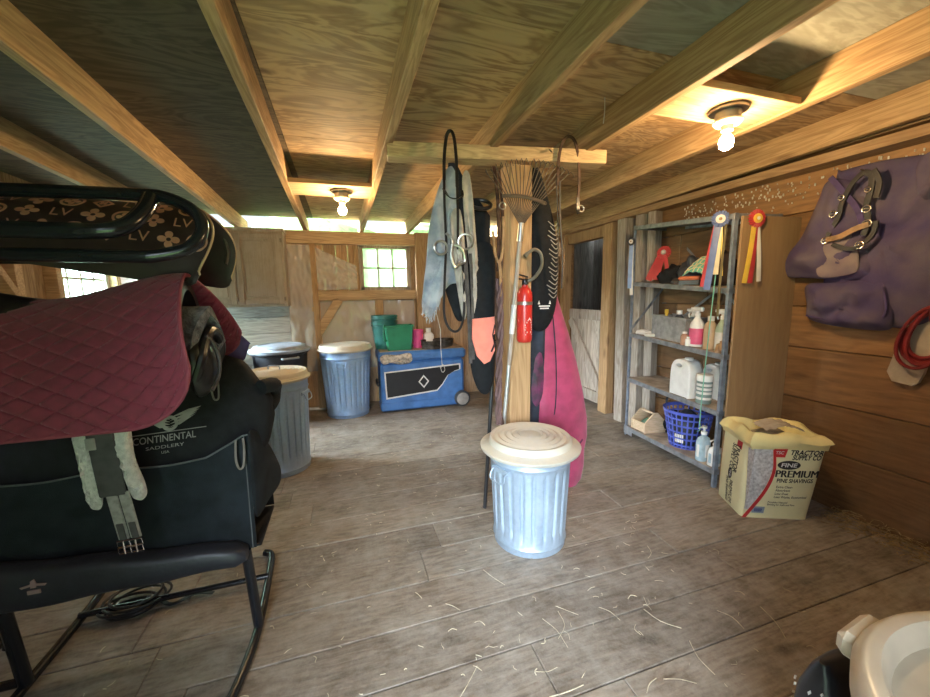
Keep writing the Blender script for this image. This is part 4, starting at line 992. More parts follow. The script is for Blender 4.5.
m = MB(); m.tube([(.545, 2.04, 1.70), (.575, 2.025, 1.66), (.57, 2.03, 1.58), (.59, 2.03, 1.52), (.612, 2.03, 1.56)], .007, 8, smooth=5); m.tube([(.585, 2.03, 1.64), (.625, 2.02, 1.62), (.645, 2.03, 1.555), (.60, 2.025, 1.535)], .007, 8, smooth=5); m.build('mouthpiece', 'bit', root)
m = MB(); m.strap([(.655, 2.06, 1.62), (.665, 2.06, 1.45), (.675, 2.06, 1.20), (.68, 2.06, .98)], .022, .006); m.strap([(.69, 2.07, 1.60), (.698, 2.07, 1.4), (.70, 2.07, 1.0)], .018, .006); m.build('stirrup_leathers', 'grey_leather', root)
# navy jacket, peak at the top
root = thing('navy_jacket', 'dark navy jacket hanging in a peak under the beam', 'jacket', (.72, 2.2, 1.0))
m = MB(); c = lambda x, y, z: V(x, y, z)
m.loft([(c(.632, 2.215, 2.135), .018, .012), (c(.645, 2.21, 2.08), .035, .02), (c(.675, 2.20, 1.96), .062, .035), (c(.715, 2.20, 1.84), .085, .04), (c(.745, 2.20, 1.65), .085, .045), (c(.755, 2.20, 1.4), .085, .045), (c(.765, 2.20, 1.24), .085, .045)], 40, .12, 7); m.build('body', 'navy', root, 60)
m = MB(); m.loft([(c(.735, 2.14, 1.91), .03, .012), (c(.77, 2.135, 1.82), .065, .02), (c(.775, 2.135, 1.6), .06, .02), (c(.765, 2.14, 1.3), .06, .02)], 30, .1, 5); m.build('sleeve', 'black_fab', root, 60)
m = MB()
ring(m, (.765, 2.11, 1.875), .062, .011, nrm=(.1, 1, -1.2), sy=.8); m.build('collar', 'black_leather', root)
# boot bag with coral panel
root = thing('boot_bag', 'tall black bag with a coral lower panel hanging beside the rake', 'bag', (.77, 2.1, .73))
O = [(.70, 1.62), (.84, 1.64), (.85, 1.30), (.845, 1.02), (.835, .86), (.80, .78), (.745, .80), (.70, .92), (.685, 1.10), (.69, 1.35)]
m = MB().puff(O, fy(2.10), .035, 8, 5, back=.6); m.build('body', 'black_fab', root)
m = MB(); f = lambda a, b, d: V(a, 2.064-d, b)
m.plate([(.695, 1.235), (.845, 1.245), (.84, 1.15), (.815, 1.135), (.832, 1.05), (.80, .985), (.765, .97), (.72, 1.02), (.692, 1.12)], f, -.03, .004); m.build('coral_panel', 'coral', root, 0)
m = MB(); m.bar((.83, 2.056, 1.20), (.815, 2.056, 1.135), .012, .006); m.bar((.835, 2.056, 1.10), (.805, 2.056, 1.04), .02, .006); m.build('webbing', 'black', root, 0)
# brown leather halter leads twisted
root = thing('leather_halter', 'brown leather halter with a twisted lead hanging left of the rake', 'halter', (.85, 2.06, .6))
m = MB(); m.strap([(.835, 2.07, 2.07), (.845, 2.045, 1.9), (.85, 2.04, 1.70), (.845, 2.04, 1.50)], .022, .007); m.strap([(.865, 2.075, 2.05), (.875, 2.05, 1.85), (.872, 2.045, 1.6), (.86, 2.045, 1.45)], .018, .006); m.build('cheek_straps', 'brown_leather', root)
m = MB(); m.strap([(.815, 2.04, 1.72), (.822, 2.03, 1.60), (.845, 2.025, 1.55), (.868, 2.03, 1.62), (.878, 2.04, 1.80)], .016, .008); m.strap([(.845, 2.025, 1.56), (.852, 2.02, 1.46), (.85, 2.025, 1.36)], .018, .008); m.build('tan_noseband', 'tan_leather', root)
m = MB(); ring(m, (.868, 2.03, 1.855), .018, .004); m.build('ring', 'bit', root)
m = MB()
for ph in (0, 2.1, 4.2):
    m.tube([(.848+.013*math.sin(ph+k*.9)+.006*math.sin(k*.3), 2.035+.012*math.cos(ph+k*.9), 1.46-.045*k) for k in range(20)], .010, 7, smooth=2)
m.build('twisted_lead', plain('plum_brown_lead', (.15, .085, .08), .7, bump=.4, bs=150), root)
m = MB(); m.strap([(.835, 2.04, 1.40), (.83, 2.03, 1.20), (.842, 2.03, 1.02), (.835, 2.035, .85), (.85, 2.035, .65)], .022, .006); m.strap([(.85, 2.035, .66), (.865, 2.03, .62), (.862, 2.03, .56), (.845, 2.035, .585)], .02, .005); m.build('tail_strap', 'brown_leather', root)
# leaf rake, head up
root = thing('leaf_rake', 'metal leaf rake leaning head up against the post', 'rake', (.86, 2.09, 0))
N0 = V(.985, 2.045, 1.72); B0 = V(.85, 2.095, .012)
m = MB(); m.tube([B0, B0+(N0-B0)*.55], .012, 12); h = m.build('handle', 'handle_metal', root)
m = MB(); m.tube([B0+(N0-B0)*.55, N0-(N0-B0)*.0], .0125, 12); m.build('upper_handle', 'grey_wood', root)
m = MB(); m.tube([B0+(N0-B0)*.66, B0+(N0-B0)*.76], .016, 12); m.build('grip_sleeve', 'label', root)
m = MB(); m.tube([N0-(N0-B0)*.03, N0+V(.004, 0, .05)], .018, 12); m.build('socket', 'bit', root)
ax = (N0-B0).normalized()
NT = 18
for k in range(NT):
    a = -1+2*k/(NT-1); base = N0+V(.004, 0, .04); sp = .245*a
    m = MB(); p1 = base+V(sp*.50+.01, -.012, .155-.01*a*a); p2 = base+V(sp+.02+(.015 if a > 0 else 0), -.03, .335-.06*a*a+.012*a)
    d = (p2-p1).normalized(); m.tube([base+V(sp*.04, 0, 0), p1+V(sp*-.02, 0, 0), p2, p2+d*.010+V(0, -.018, -.002), p2+V(d.x*.012, -.036, -.014), p2+V(d.x*.01, -.042, -.03)], (.0027, .0018), 6, nrm=(0, 1, 0)); m.build('tine', 'tine', root)
m = MB(); pts = [N0+V(-.118, -.014, .185), N0+V(-.06, -.022, .192), N0+V(.01, -.025, .190), N0+V(.08, -.022, .176), N0+V(.142, -.014, .160)]
m.tube(pts, (.009, .004), 8, smooth=5, nrm=(0, 1, 0)); 
for k in range(40):
    t = k/39; q = V(*pts[0]).lerp(V(*pts[-1]), t)+V(0, -.012, .014*math.sin(t*pi)); ring(m, q, .009, .0018, nrm=(1, 0, .2), n=8)
m.build('spreader_spring', 'rusty', root)
# fire extinguisher
root = thing('fire_extinguisher', 'red fire extinguisher strapped to the front of the post', 'fire extinguisher', (1.025, 2.08, 1.08))
c = V(1.03, 2.078, 1.085)
m = MB(); m.lathe([(0, 0), (.036, 0), (.044, .012), (.045, .02), (.045, .27), (.042, .295), (.030, .318), (.018, .328), (.016, .345), (0, .345)], c, 32); m.build('cylinder', 'red_paint', root)
m = MB(); m.lathe([(.0455, .222), (.047, .224), (.047, .24), (.0455, .242)], c, 32); m.box((-.045, .0, .222), (.045, .05, .242), .002, fn=lambda v: v+c); m.box((-.012, -.055, .222), (.012, -.044, .242), .002, fn=lambda v: v+c); m.build('bracket_strap', 'bit', root)
m = MB(); m.lathe([(.017, .34), (.017, .365), (.012, .37), (0, .37)], c, 16); m.bar(c+V(-.045, -.005, .375), c+V(.02, 0, .37), .018, .008); m.bar(c+V(-.05, -.005, .402), c+V(.02, 0, .385), .018, .008); m.lathe([(0, .345), (.014, .345), (.014, .352), (0, .352)], c+V(0, -.02, 0), 14); m.build('valve', 'black', root)
m = MB(); m.tube([c+V(.016, 0, .36), c+V(.06, -.012, .385), c+V(.105, -.01, .45), c+V(.10, -.005, .52), c+V(.06, .0, .545), c+V(.015, -.003, .52)], .010, 10, smooth=6); m.tube([c+V(.015, -.003, .52), c+V(-.002, -.003, .505)], .013, 10); m.build('hose', plain('olive_rubber_hose', (.17, .16, .12), .5), root)
def cylmap(c, r, s=1, a0=0):
    def f(x, y, d):
        a = -pi/2+a0+x/r; q = r+d+.0006; return V(c[0]+q*math.cos(a), c[1]+q*math.sin(a), c[2]+y)
    return f
m = MB(); f = cylmap(c, .045)
for k, (zz, w) in enumerate(((.115, .034), (.10, .05), (.086, .044), (.072, .05), (.058, .03), (.044, .046))): m.plate([(-w/2+.008, zz), (w/2+.008, zz), (w/2+.008, zz+.008), (-w/2+.008, zz+.008)], f, 0, .001)
m.plate([(-.004, .128), (.012, .15), (.026, .128)], f, 0, .001); m.build('label_print', 'label', root, 0)
# black garment bag with its wrinkle highlights drawn as pale strands
root = thing('garment_bag', 'black bag with painted wrinkle highlights and small white embroidery right of the extinguisher', 'bag', (1.22, 2.18, 1.13))
O = [(1.125, 2.12), (1.165, 2.11), (1.215, 1.98), (1.27, 1.80), (1.30, 1.62), (1.305, 1.42), (1.285, 1.25), (1.23, 1.15), (1.15, 1.14), (1.105, 1.22), (1.10, 1.5), (1.105, 1.9)]
zd = lambda a, b: .0
m = MB().puff(O, fy(2.17), .05, 9, 5, back=.5); m.build('body', 'black_fab', root)
m = MB()
for k in range(17):
    z = 1.78-.027*k; x0 = 1.262+.02*math.sin(k*.19); wv = .012*math.sin(k*1.7)
    p = [V(x0-.06+wv, 0, z+.022), V(x0-.015, 0, z-.004), V(x0+.012, 0, z+.016)]
    m.tube([(q.x, 2.17-.052+.03*max(0, (q.x-1.22)/.08)**2, q.z) for q in p], (.003, .002), 6, smooth=4, nrm=(0, 1, 0))
m.build('wrinkle_highlights', plain('wrinkle_highlight_grey', (.36, .33, .29), .7), root)  # light catching the bag's wrinkles, painted as grey strands
m = MB(); f = lambda a, b, d: V(1.185+a, 2.17-.051-d, 1.295+b)
m.text('WINNERS\nSADDLERY', f, .021, .003) if False else None
for zz, w in ((.0, .075), (-.014, .06)): m.plate(rect(-w/2, zz-.004, w/2, zz+.004), f, 0, .003)
m.plate([(-.045, .012), (-.038, .034), (-.03, .012)], f, 0, .003); m.plate([(.03, .012), (.038, .034), (.045, .012)], f, 0, .003); m.build('embroidery', 'label', root, 0)
m = MB(); m.strap([(1.145, 2.15, 2.10), (1.14, 2.14, 2.16), (1.16, 2.06, 2.185), (1.15, 2.0, 2.15)], .014, .004); m.build('hanging_loop', 'black', root)
# dark cloth below the bag
root = thing('dark_blanket', 'dark blue and plum cloth hanging below the black garment bag', 'blanket', (1.17, 2.26, .4))
m = MB(); m.loft([(c_, a, b) for c_, a, b in ((V(1.19, 2.27, 1.55), .08, .03), (V(1.18, 2.27, 1.2), .10, .045), (V(1.185, 2.27, .9), .10, .05), (V(1.17, 2.27, .6), .085, .045), (V(1.165, 2.27, .42), .08, .04))], 40, .14, 6); m.build('body', 'navy', root, 60)
m = MB(); m.puff([(1.17, .92), (1.23, .98), (1.25, .75), (1.20, .62), (1.15, .72)], fy(2.225), .012, 5, 4, wr=.02); m.build('plum_patch', 'dark_magenta', root)
# magenta bag
root = thing('magenta_cover', 'tall magenta nylon cover standing behind the post', 'cover', (1.42, 2.27, .03))
m = MB(); rows = [(V(1.30, 2.30, 1.62), .006, .008), (V(1.305, 2.30, 1.5), .02, .014), (V(1.325, 2.29, 1.3), .068, .03), (V(1.345, 2.28, 1.1), .115, .045), (V(1.365, 2.27, .9), .157, .055), (V(1.385, 2.26, .7), .185, .06), (V(1.41, 2.25, .5), .195, .062), (V(1.44, 2.25, .36), .17, .06), (V(1.475, 2.25, .27), .115, .052), (V(1.49, 2.25, .15), .10, .048), (V(1.48, 2.24, .05), .085, .04), (V(1.475, 2.24, .004), .05, .03)]
m.loft(rows, 48, .07, 5, 2.2); m.build('body', 'magenta', root, 60)
m = MB(); m.strap([(1.318, 2.262, 1.30), (1.325, 2.228, 1.1), (1.33, 2.205, .85), (1.325, 2.20, .62), (1.30, 2.208, .45)], .008, .004); m.build('dark_seam', 'navy', root)
m = MB(); m.strap([(1.545, 2.197, .355), (1.49, 2.184, .315), (1.43, 2.186, .33), (1.40, 2.195, .40)], .012, .004); m.build('drawstring', 'dark_magenta', root)
# right bridle loop and thin reins
root = thing('browband_strap', 'thin dark leather strap looped over the nail at the right end of the beam', 'strap', (1.28, 2.03, 1.8))
m = MB(); nail(m, (1.262, 2.10, 2.245), (1.258, 2.0, 2.255)); m.build('nail', 'rusty', root)
m = MB(); m.strap([(1.205, 2.02, 1.98), (1.205, 2.015, 2.12), (1.225, 2.01, 2.21), (1.262, 2.01, 2.245), (1.305, 2.01, 2.22), (1.335, 2.015, 2.12), (1.342, 2.015, 1.98), (1.335, 2.02, 1.86)], .018, .007); m.build('loop', 'brown_leather', root)
m = MB(); m.strap([(1.215, 2.015, 2.0), (1.225, 2.02, 1.8), (1.25, 2.03, 1.6), (1.262, 2.05, 1.4)], .010, .004); m.strap([(1.195, 2.02, 2.02), (1.218, 2.03, 1.75), (1.225, 2.035, 1.5)], .007, .003); m.build('rein', 'grey_leather', root)
m = MB(); ring(m, (1.358, 2.01, 1.86), .017, .004); m.build('ring', 'bit', root)
m = MB(); m.strap([(1.332, 2.012, 1.92), (1.332, 2.005, 1.86), (1.34, 2.012, 1.83)], .022, .008); m.build('keeper', 'black_leather', root)
# dark pole base seen left of the post foot
root = thing('pitchfork_handle', 'dark thin pole standing left of the rake handle', 'pole', (.80, 2.16, 0))
m = MB(); m.tube([(.80, 2.17, .005), (.87, 2.16, 1.1)], .012, 10); m.build('shaft', 'black', root)
m = MB(); m.tube([(.80, 2.17, .005), (.797, 2.17, .0)], .014, 10); m.build('end_cap', 'black', root)
# ================================================================== SADDLE RACK AND TACK ON THE LEFT
root = thing('saddle_rack', 'black tubular saddle rack with a black canvas tack bin at its foot', 'rack', (-.85, 1.65, 0))
def tb(name, pts, r, smooth=6, par=root, mat='black_metal'):
    m = MB(); m.tube(pts, r, 12, smooth=smooth); return m.build(name, mat, par)
tb('floor_runner', [(-.50, 1.20, .018), (-.455, 1.28, .018), (-.425, 1.45, .018), (-.415, 1.62, .018), (-.425, 1.9, .018), (-.44, 2.08, .018), (-.48, 2.12, .018)], .017, 4)
tb('floor_runner', [(-1.22, 1.20, .018), (-1.17, 1.30, .018), (-1.16, 1.62, .018), (-1.16, 2.05, .018), (-1.2, 2.12, .018)], .017, 4)
tb('leg', [(-.413, 1.61, .03), (-.428, 1.60, .38)], .019, 0)
tb('leg', [(-1.155, 1.60, .03), (-1.165, 1.58, .40)], .021, 0)
tb('cross_bar', [(-1.16, 1.9, .035), (-.425, 1.9, .035)], .013, 0)
tb('upright', [(-1.36, 1.50, .0), (-1.36, 1.50, 1.72)], .022, 0); tb('upright', [(-1.36, 1.85, .0), (-1.36, 1.85, 1.60)], .022, 0)
tb('cross_bar', [(-1.36, 1.5, .05), (-1.36, 1.85, .05)], .016, 0); tb('cross_bar', [(-1.36, 1.50, 1.60), (-1.36, 1.85, 1.60)], .016, 0); tb('cross_bar', [(-1.36, 1.6, .04), (-1.16, 1.6, .04)], .016, 0)
tb('saddle_arm', [(-1.36, 1.55, 1.700), (-1.1, 1.55, 1.704), (-.64, 1.55, 1.712), (-.53, 1.54, 1.704), (-.45, 1.51, 1.660), (-.424, 1.48, 1.600), (-.45, 1.445, 1.540), (-.53, 1.425, 1.510), (-.64, 1.42, 1.506), (-1.1, 1.42, 1.510), (-1.36, 1.42, 1.515)], .020, 6)
tb('centre_tube', [(-1.36, 1.40, 1.570), (-.9, 1.39, 1.570), (-.68, 1.39, 1.572), (-.605, 1.41, 1.588), (-.572, 1.46, 1.64), (-.572, 1.53, 1.70)], .0235, 6)
tb('saddle_arm', [(-1.36, 1.52, 1.26), (-.70, 1.52, 1.27), (-.60, 1.57, 1.27), (-.60, 1.66, 1.27), (-.70, 1.72, 1.27), (-1.36, 1.72, 1.26)], .017, 5)
tb('saddle_arm', [(-1.36, 1.75, 1.53), (-.78, 1.75, 1.54), (-.70, 1.80, 1.54), (-.70, 1.86, 1.54), (-.78, 1.92, 1.54), (-1.36, 1.92, 1.53)], .017, 5)
# canvas tack bin
def top_z(x):
    t = (x+.36)/-.84
    return .845-.075*min(1, max(0, t-.02)/.16)**.8-.012*t+.006*math.sin(t*14)
pn = lambda u, v: V(-1.24+.852*u, 1.60+.03*v+.012*math.sin(u*pi)*math.sin(v*pi)-.006*noise.noise(V(u*4, v*4, 0)), .385+(top_z(-1.24+.88*u)-.385)*v)
m = MB(); m.sheet(pn, 50, 20, .006); fp = m.build('bin_front', 'navy_fab', root, 60)
m = MB(); m.tube([pn(k/40, 1)+V(0, -.002, 0) for k in range(41)], .004, 6); m.tube([pn(.985, k/12)+V(0, -.005, 0) for k in range(13)], .0025, 6); m.build('edge_binding', plain('grey_binding', (.10, .11, .115), .7), fp)
m = MB(); m.strap([(-.425, 1.606, .835), (-.428, 1.596, .76), (-.418, 1.592, .725), (-.404, 1.596, .735), (-.398, 1.602, .80), (-.40, 1.606, .84)], .008, .004); m.build('loop_handle', plain('taupe_webbing', (.20, .175, .15), .7), fp)
m = MB(); m.puff([(1.615, .845), (1.70, .83), (1.80, .74), (1.90, .60), (1.915, .54), (1.88, .50), (1.75, .50), (1.62, .50), (1.615, .65)], lambda a, b, d: V(-.386+.05*(a-1.6)/.3+d, a, b), .018, 6, 4, back=.3); m.build('side_flap', 'navy_fab', root, 60)
m = MB(); m.sheet(lambda u, v: V(-1.24+.87*u, 1.90, .40+.33*v), 10, 6, .006); m.build('bin_back', 'black_fab', root, 60)
m = MB(); m.box((-1.24, 1.60, .385), (-.37, 1.90, .395)); m.build('bin_base', 'black_fab', root, 0)
lip = MB(); rows = []
for k in range(25):
    t = k/24; x = -1.26+.845*t; hh = .150-.085*t**1.1; z = .438-.045*t**.9+.0*t; d = .045
    if k in (0, 24): hh *= .6; d *= .6
    for j in range(16):
        a = 2*pi*j/16; ca, sa = math.cos(a), math.sin(a); ca = math.copysign(abs(ca)**.6, ca); sa = math.copysign(abs(sa)**.6, sa)
        rows.append(V(x, 1.565+.04*t*0+d*ca, z+hh*.5*sa*1.15+.004*math.sin(x*20)))
lip.add(rows, [(k*16+j, k*16+(j+1) % 16, (k+1)*16+(j+1) % 16, (k+1)*16+j) for k in range(24) for j in range(16)]+[tuple(range(16)), tuple(24*16+j for j in range(16))])
lp = lip.build('padded_lip', plain('black_vinyl', (.028, .030, .040), .42, bump=.15, bs=60), root, 60)
m = MB(); f = lambda a, b, d: V(-1.028+a, 1.5175-d, .445+b); e1 = plain('faded_rose_print', (.32, .22, .21), .6)
m.plate([(-.035, .004), (-.008, .010), (-.008, .002), (-.03, -.002)], f, 0, .003); m.plate([(.035, .004), (.008, .010), (.008, .002), (.03, -.002)], f, 0, .003); m.plate([(-.008, -.004), (-.006, .020), (.004, .026), (.008, .012), (.006, -.004)], f, 0, .003); m.plate(rect(-.018, -.026, .016, -.012), f, 0, .003); m.build('emblem', e1, lp, 0)
# black carry bag standing in the bin
root = thing('saddle_carry_bag', 'black carry bag with winged silver lettering standing in the tack bin', 'bag', (-.64, 1.80, .397))
BR = [(.40, -.82, 1.755, .36, .09), (.46, -.82, 1.755, .385, .11), (.62, -.81, 1.76, .41, .12), (.76, -.79, 1.770, .45, .125), (.86, -.775, 1.785, .46, .12), (.95, -.77, 1.80, .45, .11), (1.02, -.78, 1.815, .41, .095), (1.08, -.79, 1.83, .385, .075), (1.12, -.79, 1.84, .35, .05), (1.135, -.79, 1.845, .30, .02)]
def brow(z):
    for p, q in zip(BR, BR[1:]):
        if p[0] <= z <= q[0]:
            t = (z-p[0])/(q[0]-p[0]); return [p[i]+(q[i]-p[i])*t for i in range(5)]
    return BR[-1]
def bagf(x, z, d):
    r = brow(z); k = max(0.0, 1-abs((x-r[1])/r[3])**3.2)**(1/3.2); return V(x, r[2]-r[4]*k-d, z)
zz = [.40+(1.135-.40)*k/30 for k in range(31)]
m = MB(); m.loft([(V(brow(z)[1], brow(z)[2], z), brow(z)[3], brow(z)[4]) for z in zz], 56, .015, 9, 3.2); m.build('body', 'black_fab', root, 60)
m = MB(); sl = lambda a, b, d: bagf(-.672+a, .856+b+a*.035, d+.004)
m.text('CONTINENTAL', sl, .036, .002, 'CENTER', 0, .80, .0003)
m.plate(rect(-.13, .021, .135, .0235), sl, 0, .002); m.text('SADDLERY', lambda a, b, d: sl(a, b-.030, d), .017, .002, 'CENTER', 0, 1.5, 0); m.text('USA', lambda a, b, d: sl(a, b-.050, d), .014, .002)
m.build('lettering', plain('silver_print', (.36, .35, .33), .5), root, 0)
m = MB(); w = lambda a, b, d: bagf(-.655+a*1.1, .895+b*1.15, d+.004)
for s in (0, 1, 2, 3):
    m.plate([(.0, .0+.010*s), (.03+.012*s, .006+.012*s), (.075+.006*s, .034+.008*s), (.03+.008*s, .016+.012*s)], w, 0, .003)
    m.plate([(.0, .0+.008*s), (-.03-.006*s, .0+.010*s), (-.055-.006*s, .018+.008*s), (-.026-.004*s, .010+.010*s)], w, 0, .003)
m.ringplate(disc(.0, .012, .024), disc(.0, .012, .015), w, 0, .003); m.build('winged_emblem', 'silver_print' if 'silver_print' in M else plain('silver_print2', (.36, .35, .33), .5), root, 0)
m = MB(); m.tube([(-.352, 1.76, 1.00), (-.325, 1.80, 1.00), (-.318, 1.86, .985), (-.33, 1.90, .95), (-.335, 1.88, .91), (-.345, 1.80, .90)], .032, 12, smooth=4); m.build('end_roll', 'black_fab', root, 60)
m = MB(); m.strap([(-.515, 1.70, 1.065), (-.51, 1.685, 1.02), (-.502, 1.68, .985), (-.488, 1.682, .99), (-.487, 1.69, 1.04), (-.492, 1.70, 1.07)], .007, .004); m.build('strap_loop', plain('taupe_webbing2', (.16, .14, .13), .7), root)
# saddle on the second arm, under the pads
root = thing('english_saddle', 'black saddle whose rear shows under the maroon quilted pad', 'saddle', (-.8, 1.62, 1.27))
m = MB()
def sd(u, v):
    x = -1.25+.72*u; s = (v-.5)*2; y = 1.62+.13*math.sin(s*1.45); z = 1.395+.03*math.cos(u*6)-.25*abs(s)**1.8
    return V(x, y, z)
m.sheet(sd, 30, 20, .03); m.build('flaps', 'black_leather', root, 60)
m = MB(); m.tube([(-.50, 1.50, 1.10), (-.475, 1.50, 1.17), (-.468, 1.545, 1.235), (-.465, 1.60, 1.26), (-.462, 1.66, 1.235), (-.47, 1.70, 1.17), (-.50, 1.70, 1.10)], .018, 10, smooth=5); m.build('cantle_roll', 'black_leather', root)
m = MB(); m.puff([(1.48, 1.20), (1.50, 1.06), (1.56, 1.03), (1.62, 1.08), (1.63, 1.18), (1.57, 1.245)], lambda a, b, d: V(-.50+d, a, b), .05, 7, 4, back=.3); m.build('panel', 'black_leather', root)
m = MB(); m.tube([(-.452, 1.50, 1.06), (-.440, 1.545, 1.10), (-.438, 1.565, 1.16), (-.448, 1.555, 1.215), (-.462, 1.53, 1.25)], .006, 8, smooth=5); m.build('panel_piping', 'grey_leather', root)
# purple pad behind
def drape(xl, xr, yr, zr, yf, zf, yb, zbk, name, mat, parent, th=.012, nu=40, nv=40, xrf=0., xrb=0., corner=.1):
    W = xr-xl
    def f(u, v):
        s = (v-.5)*2; a = abs(s)
        if s < 0: y = yr-(yr-yf)*math.sin(a*pi/2)**.9; zb = zf; xx = xr+xrf*a
        else: y = yr+(yb-yr)*math.sin(a*pi/2)**.9; zb = zbk; xx = xr+xrb*a
        dr = (1-u)*W
        if dr < corner: zb = zb+corner-math.sqrt(max(0, corner**2-(corner-dr)**2))
        return V(xl+(xx-xl)*u, y, zr-(zr-zb)*a**1.15)
    m = MB(); m.sheet(f, nu, nv, th); return m.build(name, mat, parent, 60), f
root = thing('purple_saddle_pad', 'purple saddle pad showing behind the far flap of the maroon pad', 'saddle pad', (-.75, 1.68, 1.27))
o, f = drape(-1.25, -.56, 1.70, 1.34, 1.53, 1.20, 1.90, 1.05, 'pad', 'purple', root, .014, xrb=.15, corner=.12)
m = MB(); m.tube([f(1, v/24) for v in range(13, 25)], .007, 6); m.build('binding', 'purple', root)
root = thing('sheepskin_half_pad', 'grey sheepskin half pad sticking out under the maroon pad', 'half pad', (-.6, 1.60, 1.27))
o, f = drape(-1.1, -.455, 1.585, 1.335, 1.50, 1.18, 1.68, 1.17, 'fleece', 'fleece', root, .03, 30, 30, xrf=-.035, xrb=.01, corner=.04)
# maroon quilted pad
root = thing('quilted_saddle_pad', 'maroon diamond quilted saddle pad draped over the second rack arm', 'saddle pad', (-.85, 1.60, 1.40))
XL_, XR_ = -1.32, -.525
def qz(x): 
    t = (x-XR_)/(-.40); t = max(0, min(1, t)); return 1.463-.085*(t*t*(3-2*t))
def quilt(u, v, disp=True):
    s = (v-.44)/.56 if v > .44 else -(.44-v)/.44   # + front flap, - back flap
    a = abs(s)
    if s >= 0:
        xr = XR_+.055*a; W = xr-XL_; dr = (1-u)*W; zb = .985; c = .18
        if dr < c: zb += c-math.sqrt(max(0, c*c-(c-dr)**2))
        x = XL_+W*u; zr = qz(x); y = 1.61-.235*math.sin(a*pi/2)**.75; z = zr-(zr-zb)*a**1.12
    else:
        xr = XR_+.095*a; W = xr-XL_; dr = (1-u)*W; zb = 1.13; c = .10
        if dr < c: zb += c-math.sqrt(max(0, c*c-(c-dr)**2))
        x = XL_+W*u; zr = qz(x); y = 1.61+.25*math.sin(a*pi/2)**.85; z = zr-(zr-zb)*a**1.1
    p = V(x, y, z)
    if disp and 0 < a:
        q = (1-a)*.48*1.0; L = a*.50; S = .09
        e = 1e9
        for k in (1, -1):
            t = ((x*1.0+k*L*1.5)/S) % 1.0; e = min(e, min(t, 1-t)*S)
        g = math.exp(-(e/.0055)**2); p += V(0, .0055*g if s > 0 else -.006*g, 0)
        p += V(0, -.004 if s > 0 else .004, 0)*math.exp(-(e/.03)**2)*0
    return p
m = MB(); m.sheet(quilt, 210, 190, .010); m.build('quilted_panel', 'maroon', root, 75)
m = MB(); m.tube([quilt(1, v/60, False) for v in range(61)], .006, 8); m.tube([quilt(u/60, 1, False) for u in range(61)], .006, 8); m.tube([quilt(u/60, 0, False) for u in range(61)], .006, 8); m.build('binding', 'maroon_trim', root)
# girth hanging in front
root = thing('fleece_girth', 'grey elastic girth with white sheepskin lining hanging under the maroon pad', 'girth', (-.76, 1.50, .50))
gx = lambda z: -.757-.028*0+(.93-z)*-.0
m = MB(); m.puff([(-.85, .98), (-.80, .98), (-.795, .85), (-.80, .74), (-.815, .685), (-.84, .70), (-.848, .80), (-.852, .9)], lambda a, b, d: V(a, 1.505-d+.004*noise.noise(V(a*90, b*90, 0)), b), .026, 7, 5, wr=.02, wf=50); m.build('sheepskin', 'white_fleece', root, 60)
m = MB(); m.puff([(-.755, .98), (-.705, .98), (-.700, .85), (-.683, .76), (-.682, .715), (-.70, .695), (-.722, .715), (-.735, .80), (-.75, .9)], lambda a, b, d: V(a, 1.505-d, b), .026, 7, 5, wr=.02, wf=50); m.build('sheepskin', 'white_fleece', root, 60)
m = MB(); m.box((-.81, 1.478, .733), (-.737, 1.490, .985), .004, fn=lambda v: V(v.x+(.93-v.z)*.05, v.y, v.z)); m.build('centre_strap', 'charcoal', root, 0)
for x0 in (-.776, -.742):
    m = MB(); m.box((x0-.020, 1.480, .575), (x0+.011, 1.488, .745), .003, fn=lambda v: V(v.x+(.74-v.z)*.10+.012, v.y, v.z)); e = m.build('elastic', 'grey_elastic', root, 0)
    m = MB(); m.box((x0-.014, 1.476, .575), (x0+.006, 1.481, .635), .002, fn=lambda v: V(v.x+(.74-v.z)*.10+.012, v.y, v.z)); m.build('tab', 'charcoal', e, 0)
    m = MB(); bx = x0+.012+.017
    for dz in (0, -.024):
        m.tube([(bx-.021, 1.474, .574+dz), (bx+.013, 1.474, .576+dz), (bx+.015, 1.474, .556+dz), (bx-.019, 1.474, .553+dz)], .0028, 6, closed=True)
    m.tube([(bx-.004, 1.471, .575), (bx-.002, 1.470, .530)], .0026, 6); m.build('roller_buckle', 'chrome', e)
m = MB(); m.box((-.812, 1.474, .90), (-.785, 1.479, .94), .002); m.build('steel_ring', 'handle_metal', root, 0)
# saddle under the monogram cover
root = thing('covered_saddle', 'saddle under a brown monogram patterned cover on the top rack arm', 'saddle cover', (-.85, 1.82, 1.45))
def cover(u, v):
    s = (v-.5)*2; a = abs(s); XLc = -1.33
    bul = .068*math.sin(min(1, a*1.05)*pi)*.9
    if s < 0: y = 1.83-.20*math.sin(a*pi/2)**.8; xr = -.525+bul+.035*a; zb = 1.412+.15*(1-u)
    else: y = 1.83+.17*math.sin(a*pi/2)**.8; xr = -.525+bul*.9+.05*a; zb = 1.41+.17*(1-u)
    c = .06; W = xr-XLc; dr = (1-u)*W
    if dr < c: zb += (c-math.sqrt(max(0, c*c-(c-dr)**2)))*.8
    zr = 1.725+.018*math.sin(u*3)
    return V(XLc+W*u, y, zr-(zr-zb)*a**1.25)
m = MB(); m.sheet(cover, 60, 60, .008); m.build('cover', 'mono', root, 60)
m = MB(); m.tube([cover(1, v/50) for v in range(51)], .0045, 8); m.build('piping', 'piping', root)
m = MB(); m.puff([(1.76, 1.62), (1.80, 1.65), (1.88, 1.65), (1.92, 1.60), (1.92, 1.48), (1.84, 1.46), (1.76, 1.48)], lambda a, b, d: V(-.60+d, a, b), .04, 7, 4, back=.5); m.build('cantle', 'black_leather', root)
